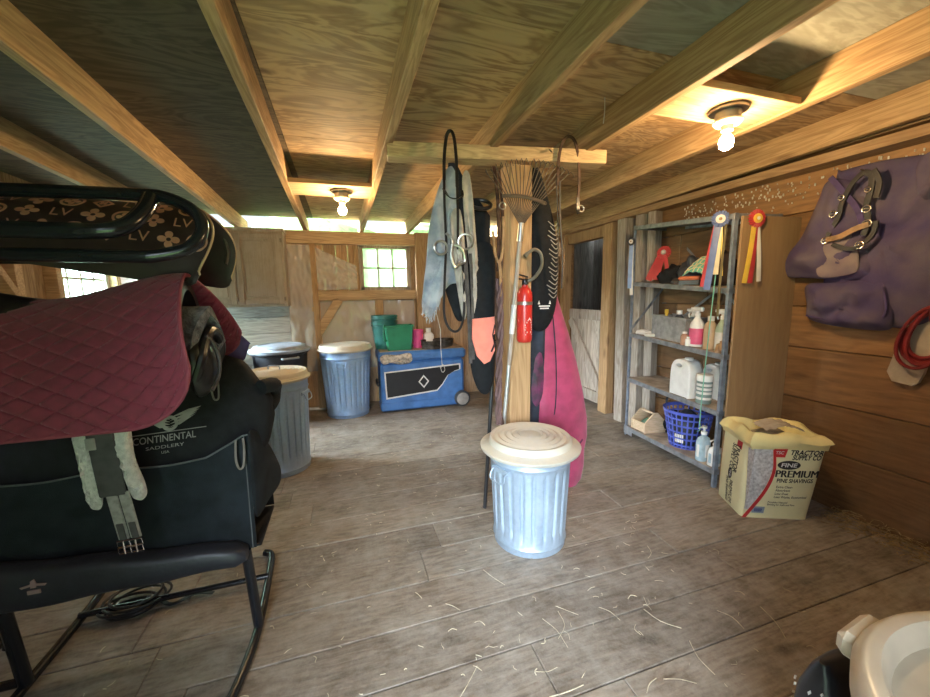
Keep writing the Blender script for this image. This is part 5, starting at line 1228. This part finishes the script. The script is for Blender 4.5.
m = MB(); m.tube([(-.475, 1.92, 1.52), (-.47, 1.95, 1.58), (-.48, 1.94, 1.65)], .008, 8, smooth=4); m.build('cantle_piping', 'grey_leather', root)
def cmap(x, w, d):           # x along, w distance down the near flap
    a = w/.36; v = .5-a/2
    e = 1e-3; XLc = -1.33; xr = cover(1, v).x; u = (x-XLc)/(xr-XLc); u = max(0.001, min(.985, u))
    p = cover(u, v); du = cover(min(1, u+e), v)-cover(u-e, v); dv = cover(u, v+e)-cover(u, v-e); n = du.cross(dv).normalized()
    if n.y > 0: n = -n
    return p+n*(.0045+d)
m = MB()
def flower(cx, cw, r, rot=0):
    pts = []
    for k in range(40):
        t = 2*pi*k/40; q = r*(.30+.70*abs(math.cos(2*(t-rot)))**.7); pts.append((cx+q*math.cos(t), cw+q*math.sin(t)))
    inn = [(cx+.22*r*math.cos(2*pi*k/40), cw+.22*r*math.sin(2*pi*k/40)) for k in range(40)]
    m.ringplate(pts, inn, lambda a, b, d: cmap(a, b, d), 0, .0015)
def circ(cx, cw, r):
    m.ringplate(disc(cx, cw, r, n=32), disc(cx, cw, r*.78, n=32), lambda a, b, d: cmap(a, b, d), 0, .0015); flower(cx, cw, r*.66, 0)
def diam(cx, cw, r):
    m.ringplate([(cx+r*math.cos(t)*(1-.0), cw+r*math.sin(t)) for t in [2*pi*k/4 for k in range(4)]], [(cx+r*.7*math.cos(t), cw+r*.7*math.sin(t)) for t in [2*pi*k/4 for k in range(4)]], lambda a, b, d: cmap(a, b, d), 0, .0015); flower(cx, cw, r*.4, pi/4)
def letters(cx, cw, s):
    m.text('LV', lambda a, b, d: cmap(cx+a, cw-b, d), s, .0012, 'CENTER', 0, .9)
for r_ in range(3):
    w = .05+.078*r_
    for k in range(11):
        x = cover(1, .5-w/.72).x-.048-(.044 if r_ % 2 else 0)-.088*k; j = (k+2*r_) % 4
        if x < -1.28: continue
        if j == 0: circ(x, w, .035)
        elif j == 1: flower(x, w, .034, 0)
        elif j == 2: letters(x, w, .062)
        else: (diam if r_ % 2 == 0 else flower)(x, w, .032)
m.build('monogram_print', 'mono_print', root, 0)
# ================================================================== RIGHT WALL, FRONT RIGHT
fx = lambda x0: (lambda a, b, d: V(x0-d, a, b))          # a = y, b = z, towards the room
root = thing('horse_blanket', 'folded purple horse blanket hanging on the right wall', 'blanket', (2.80, 1.45, 1.15))
m = MB().puff([(1.615, 2.03), (1.58, 2.06), (1.40, 2.06), (1.20, 2.03), (1.08, 2.0), (1.06, 1.6), (1.09, 1.30), (1.15, 1.18), (1.26, 1.16), (1.45, 1.20), (1.60, 1.30), (1.62, 1.6)], fx(2.845), .055, 9, 5, wr=.05, wf=12); m.build('body', 'purple_worn', root, 60)
m = MB().puff([(1.69, 1.40), (1.55, 1.41), (1.32, 1.42), (1.29, 1.35), (1.265, 1.20), (1.29, 1.145), (1.45, 1.145), (1.60, 1.165), (1.665, 1.20), (1.675, 1.28)], fx(2.815), .075, 9, 5, wr=.07, wf=13); pk = m.build('pouch', 'purple_worn', root, 60)
m = MB(); m.tube([(1.635, 2.752) if 0 else (2.775, 1.65, 1.21), (2.765, 1.5, 1.185), (2.765, 1.35, 1.18), (2.78, 1.285, 1.24), (2.785, 1.31, 1.38)], .006, 6, smooth=5); m.build('pouch_piping', 'purple', pk)
m = MB().puff([(1.63, 2.01), (1.53, 1.99), (1.44, 1.90), (1.40, 1.70), (1.37, 1.50), (1.385, 1.43), (1.50, 1.425), (1.65, 1.44), (1.80, 1.455), (1.835, 1.50), (1.825, 1.57), (1.74, 1.70), (1.69, 1.83), (1.66, 1.93)], fx(2.80), .05, 9, 5, wr=.06, wf=10); fl = m.build('flap', 'purple_worn', root, 60)
m = MB().puff([(1.62, 1.74), (1.50, 1.76), (1.46, 1.68), (1.42, 1.55), (1.42, 1.47), (1.50, 1.445), (1.60, 1.45), (1.62, 1.55)], fx(2.762), .012, 6, 5, wr=.03, wf=9); m.build('faded_lining', 'purple_flap', fl, 60)
m = MB().puff([(1.24, 2.02), (1.10, 2.04), (1.07, 1.94), (1.14, 1.86), (1.20, 1.80), (1.24, 1.86)], fx(2.80), .035, 6, 5, wr=.05, wf=12); m.build('top_fold', 'purple_worn', root, 60)
m = MB(); m.strap([(2.765, 1.60, 2.02), (2.748, 1.52, 1.92), (2.745, 1.44, 1.80), (2.75, 1.40, 1.66)], .03, .004, nrm=(-1, 0, 0)); m.build('binding_strap', 'purple', root)
# halter over the blanket
root = thing('black_halter', 'black leather halter with steel fittings hanging over the purple blanket', 'halter', (2.73, 1.44, 1.6))
n = (-1, 0, 0); X = 2.735
m = MB(); m.strap([(X, 1.43, 2.0), (X, 1.475, 1.95), (X, 1.51, 1.86), (X, 1.52, 1.78), (X, 1.555, 1.70), (X, 1.56, 1.655)], 0.0270, 0.0112, n); m.build('left_cheek', 'black_leather', root)
m = MB(); m.strap([(X, 1.43, 2.0), (X, 1.395, 1.97), (X, 1.39, 1.9), (X, 1.40, 1.82), (X, 1.385, 1.74), (X, 1.395, 1.66)], 0.0297, 0.0112, n); m.build('right_cheek', 'black_leather', root)
m = MB(); m.strap([(X-.01, 1.56, 1.66), (X-.015, 1.50, 1.665), (X-.012, 1.43, 1.70), (X-.01, 1.375, 1.715)], 0.0324, 0.0126, n); m.build('noseband', 'tan_leather', root)
m = MB(); m.strap([(X, 1.535, 1.63), (X-.006, 1.47, 1.60), (X-.006, 1.41, 1.60), (X, 1.36, 1.66), (X, 1.35, 1.73)], 0.0243, 0.0112, n); m.build('throat_strap', 'black_leather', root)
m = MB(); m.strap([(X, 1.39, 2.0), (X, 1.36, 1.93), (X, 1.365, 1.85)], 0.0270, 0.0098, n); m.build('loose_end', 'black_leather', root)
for (yy, zz, r) in ((1.545, 1.80, .017), (1.515, 1.885, .013), (1.395, 1.80, .018), (1.385, 1.72, .02), (1.405, 1.61, .018), (1.57, 1.655, .016), (1.40, 1.90, .013)):
    m = MB(); ring(m, (X-.008, yy, zz), r, .0038, nrm=n, n=16); m.bar((X-.01, yy-r, zz), (X-.01, yy+r, zz), .004, .004); m.build('buckle', 'chrome', root)
m = MB(); nail(m, (2.86, 1.43, 2.0), (2.70, 1.43, 2.01)); m.build('nail', 'rusty', root)
# white board and red cord
m = MB(); m.plate([(p[0], p[1]) for p in [(1.165, .86), (1.245, .87), (1.27, .92), (1.255, 1.0), (1.12, 1.80), (1.085, 2.0), (.985, 2.0), (1.01, 1.75), (1.13, .93), (1.145, .88)]], fx(2.855), 0, .022)
tag(m.build('white_board', plain('chalky_white_paint', (.50, .43, .34), .8, var=.15, vs=9, bump=.2)), 'narrow white painted board leaning right of the purple blanket', 'board')
root = thing('extension_cord', 'coil of red extension cord hanging on the white board', 'cord', (2.82, 1.13, 1.0))
m = MB()
for k in range(6):
    cy, cz, ry, rz = 1.115+random.uniform(-.012, .012), 1.135+random.uniform(-.015, .015), .085+random.uniform(-.014, .014), .145+random.uniform(-.02, .02)
    m.tube([(2.815-.006*k+.004*math.sin(3*t), cy+ry*math.cos(t)-.03*math.sin(t), cz+rz*math.sin(t)) for t in [2*pi*q/30 for q in range(30)]], .0085, 8, closed=True)
m.build('coil', 'red_cord', root)
m = MB(); m.tube([(2.81, 1.12, 1.28), (2.77, 1.11, 1.285), (2.765, 1.105, 1.22), (2.80, 1.11, 1.2)], .008, 8, smooth=4); m.build('wrapped_end', 'red_cord', root)
m = MB(); nail(m, (2.86, 1.10, 1.28), (2.75, 1.10, 1.29)); m.build('hook', 'rusty', root)
# ------------------------------------------------------------------ bag of shavings
root = thing('shavings_bag', 'opened yellow plastic bale of pine shavings on the floor by the shelf', 'bag', (2.5, 1.66, 0))
FL_, FR_, BL_ = V(2.243, 1.562, 0), V(2.585, 1.41, 0), V(2.375, 1.83, 0); eu = FR_-FL_; ev = BL_-FL_; eu_n = eu.normalized(); ev_n = ev.normalized(); up_ = V(0, 0, 1)
HB = .455
def bagpt(s, t, z):           # s, t in 0..1 on the footprint, z height: widens upwards
    k = z/HB; g = 1+.10*k; cc = FL_+eu*.5+ev*.5; q = FL_+eu*s+ev*t-cc
    return cc+q*g+eu_n*(.035*k)+V(0, 0, z)
NS = 12; NZ = 14; m = MB(); per = [(i/NS, 0) for i in range(NS)]+[(1, i/NS) for i in range(NS)]+[(1-i/NS, 1) for i in range(NS)]+[(0, 1-i/NS) for i in range(NS)]
def bulge(s, t, z):
    p = bagpt(s, t, z); k = math.sin(pi*min(1, z/HB))*.012
    if t == 0: p -= ev_n*k*math.sin(pi*s)
    elif t == 1: p += ev_n*k*math.sin(pi*s)
    if s == 0: p -= eu_n*k*math.sin(pi*t)
    elif s == 1: p += eu_n*k*math.sin(pi*t)
    return p
vs = [];
for i in range(NZ+1):
    for s, t in per:
        r_ = .06; ss = .5+(s-.5)*(1 if not (t in (0, 1) and s in (0, 1)) else .95); tt = .5+(t-.5)*(1 if not (t in (0, 1) and s in (0, 1)) else .95)
        p = bulge(s, t, HB*i/NZ) if (ss == s and tt == t) else bagpt(ss, tt, HB*i/NZ)
        vs.append(p)
n4 = len(per); fs = [(i*n4+j, i*n4+(j+1) % n4, (i+1)*n4+(j+1) % n4, (i+1)*n4+j) for i in range(NZ) for j in range(n4)]+[tuple(range(n4))[::-1]]
m.add(vs, fs); m.build('body', 'bagyellow', root, 40)
# opened top: folded film rim, with brown shavings inside
m = MB(); rows = [(1.0, HB-.012, 0), (1.03, HB+.012, 1), (1.09, HB+.03, 1), (1.03, HB+.055, 1), (.92, HB+.075, 1), (.80, HB+.075, 1), (.72, HB+.05, 1), (.66, HB+.0, 1)]
vs = []
for i, (g, z, w) in enumerate(rows):
    for j, (s, t) in enumerate(per):
        nz = noise.noise(V(s*4, t*4, i*.6))*.035*w; ss = .5+(s-.5)*(g+nz); tt = .5+(t-.5)*(g+nz); b = bagpt(ss, tt, HB)
        zz = z+(noise.noise(V(s*3+7, t*3, i*.4))*.028+(.03*(1-s) if t < .5 else 0)*0)*w; vs.append(V(b.x, b.y, zz))
m.add(vs, [(i*n4+j, i*n4+(j+1) % n4, (i+1)*n4+(j+1) % n4, (i+1)*n4+j) for i in range(len(rows)-1) for j in range(n4)]); m.build('folded_rim', 'bagtop', root, 50)
m = MB()
cc = bagpt(.5, .5, HB)
m.lathe([(0, HB+.055), (.07, HB+.045), (.12, HB+.02), (.15, HB-.01)], (cc.x, cc.y, 0), 24, mod=lambda a, r, z: r*(1+.15*math.sin(3*a))); m.build('shavings', 'kraft', root, 60)
m = MB(); m.sheet(lambda u, v: bagpt(.25+.5*u, .15+.45*v, HB)+V(0, 0, .085+.03*math.sin(u*pi)+.012*noise.noise(V(u*7, v*6, 0))), 14, 12, .002); m.build('clear_film', 'tape', root, 60)
def ff(u, z, d):               # front face, u in metres from its centre, z height
    L = eu.length; s = .5+u/L
    k = z/HB; p = bagpt(s, 0, z); b = math.sin(pi*min(1, max(0, z/HB)))*.012*math.sin(pi*min(1, max(0, s))); return p-ev_n*(b+d+.0008)
def sf(u, z, d):               # left side face, u from the front edge backwards
    L = ev.length; t = .5-u/L; p = bagpt(0, t, z); b = math.sin(pi*min(1, max(0, z/HB)))*.012*math.sin(pi*min(1, max(0, t))); return p-eu_n*(b+d+.0008)
def strips(m, fn, poly_l, poly_r, d0, d1):   # band between two edge curves
    n = len(poly_l); vs = [fn(*p, d1) for p in poly_l]+[fn(*p, d1) for p in poly_r]; m.add(vs, [(i, i+1, n+i+1, n+i) for i in range(n-1)])
arc = [(-.105+.05*0-(.0 if 0 else 0), 0)]
zs = [.0+.445*k/16 for k in range(17)]
xa = lambda z: -.185+.118*math.sin(min(1, z/.34)*pi/2)+(-.012*max(0, (z-.34)/.1))
m = MB(); strips(m, ff, [(xa(z)-.001, z) for z in zs], [(xa(z)+.020*(1.2-.6*z/.44), z) for z in zs], 0, .0010); m.build('red_swoosh', 'bagred', root, 60)
m = MB(); z2 = [z for z in zs if z > .03]; strips(m, ff, [(max(-.178, xa(.03)*.0-.178), z) for z in z2], [(xa(z)-.002, z) for z in z2], 0, .0006)
strips(m, sf, [(.185-.06*((z/.44)**1.0), z) for z in z2], [(.183, z) for z in z2], 0, .0006)
m.build('shavings_print', 'bagwhite', root, 60)
T = lambda mm, s, x, z, size, sq=1.0, sh=0.0, bold=.0, face=ff, rot=False, ax='CENTER': mm.text(s, (lambda a, b, d: face(x+a, z+b, d)) if not rot else (lambda a, b, d: face(x+b, z-a, d)), size, .0012, ax, sh, sq, bold)
m = MB(); T(m, 'TRACTOR', .088, .428, .040, .88, .2, .0013); T(m, 'SUPPLY CO', .092, .398, .040, .70, .2, .0013); m.build('store_lettering', 'black_ink', root, 0)
m = MB(); [T(m, 'PREMIUM', .060+q, .296, .062, .88, 0, 0) for q in (-.0022, -.0008, .0008, .0022)]; T(m, 'PINE SHAVINGS', .056, .254, .034, .80, 0, .001); m.build('product_lettering', 'black_ink', root, 0)
m = MB()
for k, (tx, zz) in enumerate((('Extra Clean', .214), ('Absorbent', .192), ('Low Dust', .170), ('Less Waste, Economical', .148))): T(m, tx, -.035, zz, .020, .9, 0, .0003, ax='LEFT')
T(m, 'Provides Natural', -.06, .112, .017, .9, 0, .0002, ax='LEFT'); T(m, 'Bedding for Stalls and Pens', -.06, .096, .017, .8, 0, .0002, ax='LEFT')
m.build('claims_lettering', 'black_ink', root, 0)
m = MB(); m.plate(disc(.01, .352, .058, .027), ff, 0, .0010); m.build('black_oval', 'black_ink', root, 0)
m = MB(); m.plate(disc(.0, .215, .020, .036), sf, 0, .0010); m.build('black_oval', 'black_ink', root, 0)
m = MB(); T(m, 'TRACTOR', .040, .33, .050, .80, .0, .0014, sf, True); T(m, 'SUPPLY CO', .002, .33, .050, .66, .0, .0014, sf, True)
m.build('side_lettering', 'black_ink', root, 0)
m = MB(); [T(m, 'PREMIUM', .018+q, .10, .050, .75, 0, 0, sf, True) for q in (-.0015, 0, .0015)]; T(m, 'PINE SHAVINGS', -.022, .10, .034, .70, 0, .0009, sf, True); T(m, 'FINE', .018, .06, .001) if False else None
m.build('side_lettering', 'black_ink', root, 0)
m = MB(); T(m, 'FINE', .01, .351, .034, 1.2, .1, .0008, lambda a, b, d: ff(a, b, d+.0006)); T(m, 'FINE', .003, .215, .022, 1.0, 0, .0005, lambda a, b, d: sf(a, b, d+.0006), True); m.build('fine_print', 'label', root, 0)
m = MB(); tr = lambda cx, cz, s: [(cx-s, cz+s*.75), (cx+s, cz+s*.75), (cx+s*.72, cz-s*.75), (cx-s*.62, cz-s*.75)]
m.plate(tr(-.042, .425, .034), ff, 0, .0010); m.build('red_emblem', 'bagred', root, 0); m = MB(); m.plate([(q[1], .43-q[0]*.9) for q in tr(.0, .045, .032)], sf, 0, .0010); m.build('red_emblem', 'bagred', root, 0)
m = MB(); T(m, 'TSC', -.046, .426, .026, .9, .15, .0004, lambda a, b, d: ff(a, b, d+.0006)); m.build('emblem_letters', 'label', root, 0)
m = MB(); m.plate(rect(-.135, .035, -.068, .078), ff, 0, .0010); m.build('blue_code_patch', 'bagblue', root, 0)
m = MB(); [m.plate(rect(-.122+.006*k, .044, -.1185+.006*k, .066), ff, .001, .0016) for k in range(7)]; m.plate(rect(.07, .03, .115, .08), ff, 0, .0008) if False else None; m.build('bar_print', plain('deep_blue_print', (.04, .06, .25), .6), root, 0)
# ------------------------------------------------------------------ corner tub
TC = V(.93, .06, 0); TR, TZ = .318, .765
root = thing('storage_tub', 'dark round tub with a cream lid in the near right corner', 'tub', tuple(TC))
m = MB(); m.lathe([(0, .0), (.25, 0), (.262, .01), (.295, TZ-.05), (.30, TZ-.03), (.28, TZ-.03), (.25, .02), (0, .018)], TC, 56); m.build('body', plain('dark_tub_plastic', (.02, .022, .032), .4), root)
m = MB(); m.lathe([(TR-.008, TZ-.05), (TR, TZ-.046), (TR+.002, TZ-.012), (TR-.008, TZ+.004), (TR-.015, TZ+.008), (TR-.032, TZ+.007), (TR-.040, TZ-.002), (TR-.050, TZ-.045), (TR-.06, TZ-.05), (TR-.16, TZ-.048), (TR-.166, TZ-.036), (0, TZ-.034), (0, TZ-.06), (TR-.06, TZ-.062), (TR-.02, TZ-.032)], TC, 72); l = m.build('lid', 'cream', root, 40)
a0 = R(97)
m = MB()
d = V(math.cos(a0), math.sin(a0), 0); t = V(-d.y, d.x, 0)
m.bar(TC+d*(TR+.002)-t*.055+V(0, 0, TZ-.035), TC+d*(TR+.002)+t*.055+V(0, 0, TZ-.035), .045, .05, c=.012); m.build('grip', 'cream', l)
m = MB(); m.bar(TC+V(-.20, .10, TZ-.010), TC+V(.18, .12, TZ-.032), .05, .014, c=.004); m.bar(TC+V(-.11, -.18, TZ-.010), TC+V(-.13, .17, TZ-.032), .05, .014, c=.004); m.build('lid_rib', 'cream', l, 0)
root = thing('feed_sack', 'dark printed sack with white specks beside the cream lidded tub', 'sack', (1.04, .475, 0))
SC = V(1.04, .475, 0)
m = MB(); m.loft([(SC+V(0, 0, z), a, b) for z, a, b in ((0, .075, .05), (.02, .085, .06), (.2, .09, .065), (.36, .088, .06), (.46, .08, .05), (.52, .07, .03), (.545, .065, .012))], 40, .05, 5, 2.6); m.build('body', plain('black_sack_film', (.018, .018, .022), .35), root, 60)
m = MB(); random.seed(3)
def sackf(a, z, d):
    q = 1.0; x = .092*math.cos(a); y = .064*math.sin(a); k = 1-.28*max(0, (z-.3)/.33); return SC+V(x*k*(1+d*8), y*k*(1+d*8), z)
for k in range(46):
    a = random.uniform(1.0, 4.6); z = random.uniform(.25, .5); s = random.uniform(.003, .006)
    m.plate([(a-s*8, z), (a, z-s), (a+s*8, z), (a, z+s)], sackf, .012, .02)
m.build('white_specks', 'label', root, 0)
m = MB(); m.plate([(2.0, .08), (3.0, .10), (3.6, .28), (2.9, .36), (2.2, .22)], sackf, .012, .016); m.build('yellow_print', 'yellow', root, 0)
# ------------------------------------------------------------------ hay and straw
random.seed(11)
def straw_bits(n, area, zf, L=(.03, .12), curl=1.0, r=.0016):
    m = MB()
    for k in range(n):
        x, y = area(); a = random.uniform(0, 2*pi); l = random.uniform(*L); z = zf(x, y)+random.uniform(0, .004)
        d = V(math.cos(a), math.sin(a), 0); s = V(-d.y, d.x, 0)*random.uniform(-.35, .35)*l*curl
        m.tube([V(x, y, z+.003), V(x, y, z+.003+random.uniform(0, .006))+d*l*.5+s, V(x, y, z+.003)+d*l+s*random.uniform(-.5, .8)], random.uniform(.6, 1.3)*r, 4, smooth=3)
    return m
fl = lambda x, y: .001
o = straw_bits(130, lambda: (random.gauss(1.15, .55), random.gauss(1.45, .6)), fl, (.01, .05), 1.0, .0011); tag(o.build('straw_scatter', 'straw'), 'loose straw bits scattered over the middle of the floor', 'straw', kind='stuff')
o = straw_bits(17, lambda: (random.uniform(.1, 1.7), random.uniform(.8, 1.6)), fl, (.07, .17), .7, .0014); tag(o.build('long_straw', 'straw'), 'long curved straw stems on the near floor', 'straw', kind='stuff')
o = straw_bits(220, lambda: (random.uniform(-1.0, 1.2), random.uniform(1.0, 4.2)), fl, (.006, .03)); tag(o.build('chaff', 'straw'), 'fine chaff on the floor before the cooler', 'straw', kind='stuff')
o = straw_bits(420, lambda: (2.86-abs(random.gauss(.04, .06))-.02, random.uniform(.75, 1.42)), lambda x, y: max(0, .06-(2.86-x)*.5)*random.random(), (.02, .08)); tag(o.build('hay_drift', plain('old_hay', (.42, .31, .15), .9, var=.3, vs=30)), 'drift of old hay along the foot of the right wall', 'hay', kind='stuff')
m = MB()
random.seed(5)
for k in range(260):
    y = random.uniform(.9, 2.7); z = 2.10+random.uniform(-.10, .0)-random.random()**2*.12; s = random.uniform(.002, .006)
    m.box((2.852, y-s*.6, z-s*1.6), (2.8605, y+s*.6, z+s*1.6), .001)
tag(m.build('wall_splashes', 'cord', None, 0), 'pale specks splashed on the planks above the purple blanket', 'specks', kind='stuff')

# ================================================================== SMALL EXTRAS
root = thing('coiled_strap', 'dark strap coiled on the floor under the saddle rack', 'strap', (-1.08, 1.92, 0))
m = MB(); random.seed(4)
for k in range(5):
    rx, ry = .10+random.uniform(-.02, .03), .075+random.uniform(-.02, .02); zz = .008+.011*k; ox, oy = random.uniform(-.02, .02), random.uniform(-.02, .02)
    m.tube([(-.98+ox+rx*math.cos(t), 1.93+oy+ry*math.sin(t), zz) for t in [2*pi*q/26 for q in range(26)]], .006, 7, closed=True)
m.build('coil', 'black', root)
m = MB(); m.strap([(-.90, 1.95, .012), (-.82, 1.88, .010), (-.74, 1.92, .009), (-.66, 1.90, .008)], .02, .004, nrm=(0, 0, 1)); m.build('loose_end', 'black', root)
o = MB().tube([(1.30, 1.75, 2.335), (1.302, 1.75, 2.27), (1.298, 1.752, 2.215)], .0028, 6, smooth=4); tag(o.build('hanging_twine', 'cord'), 'short pale twine dangling from the ceiling right of the beam end', 'twine')
for o in list(bpy.data.objects):
    if '_o' in o: del o['_o']
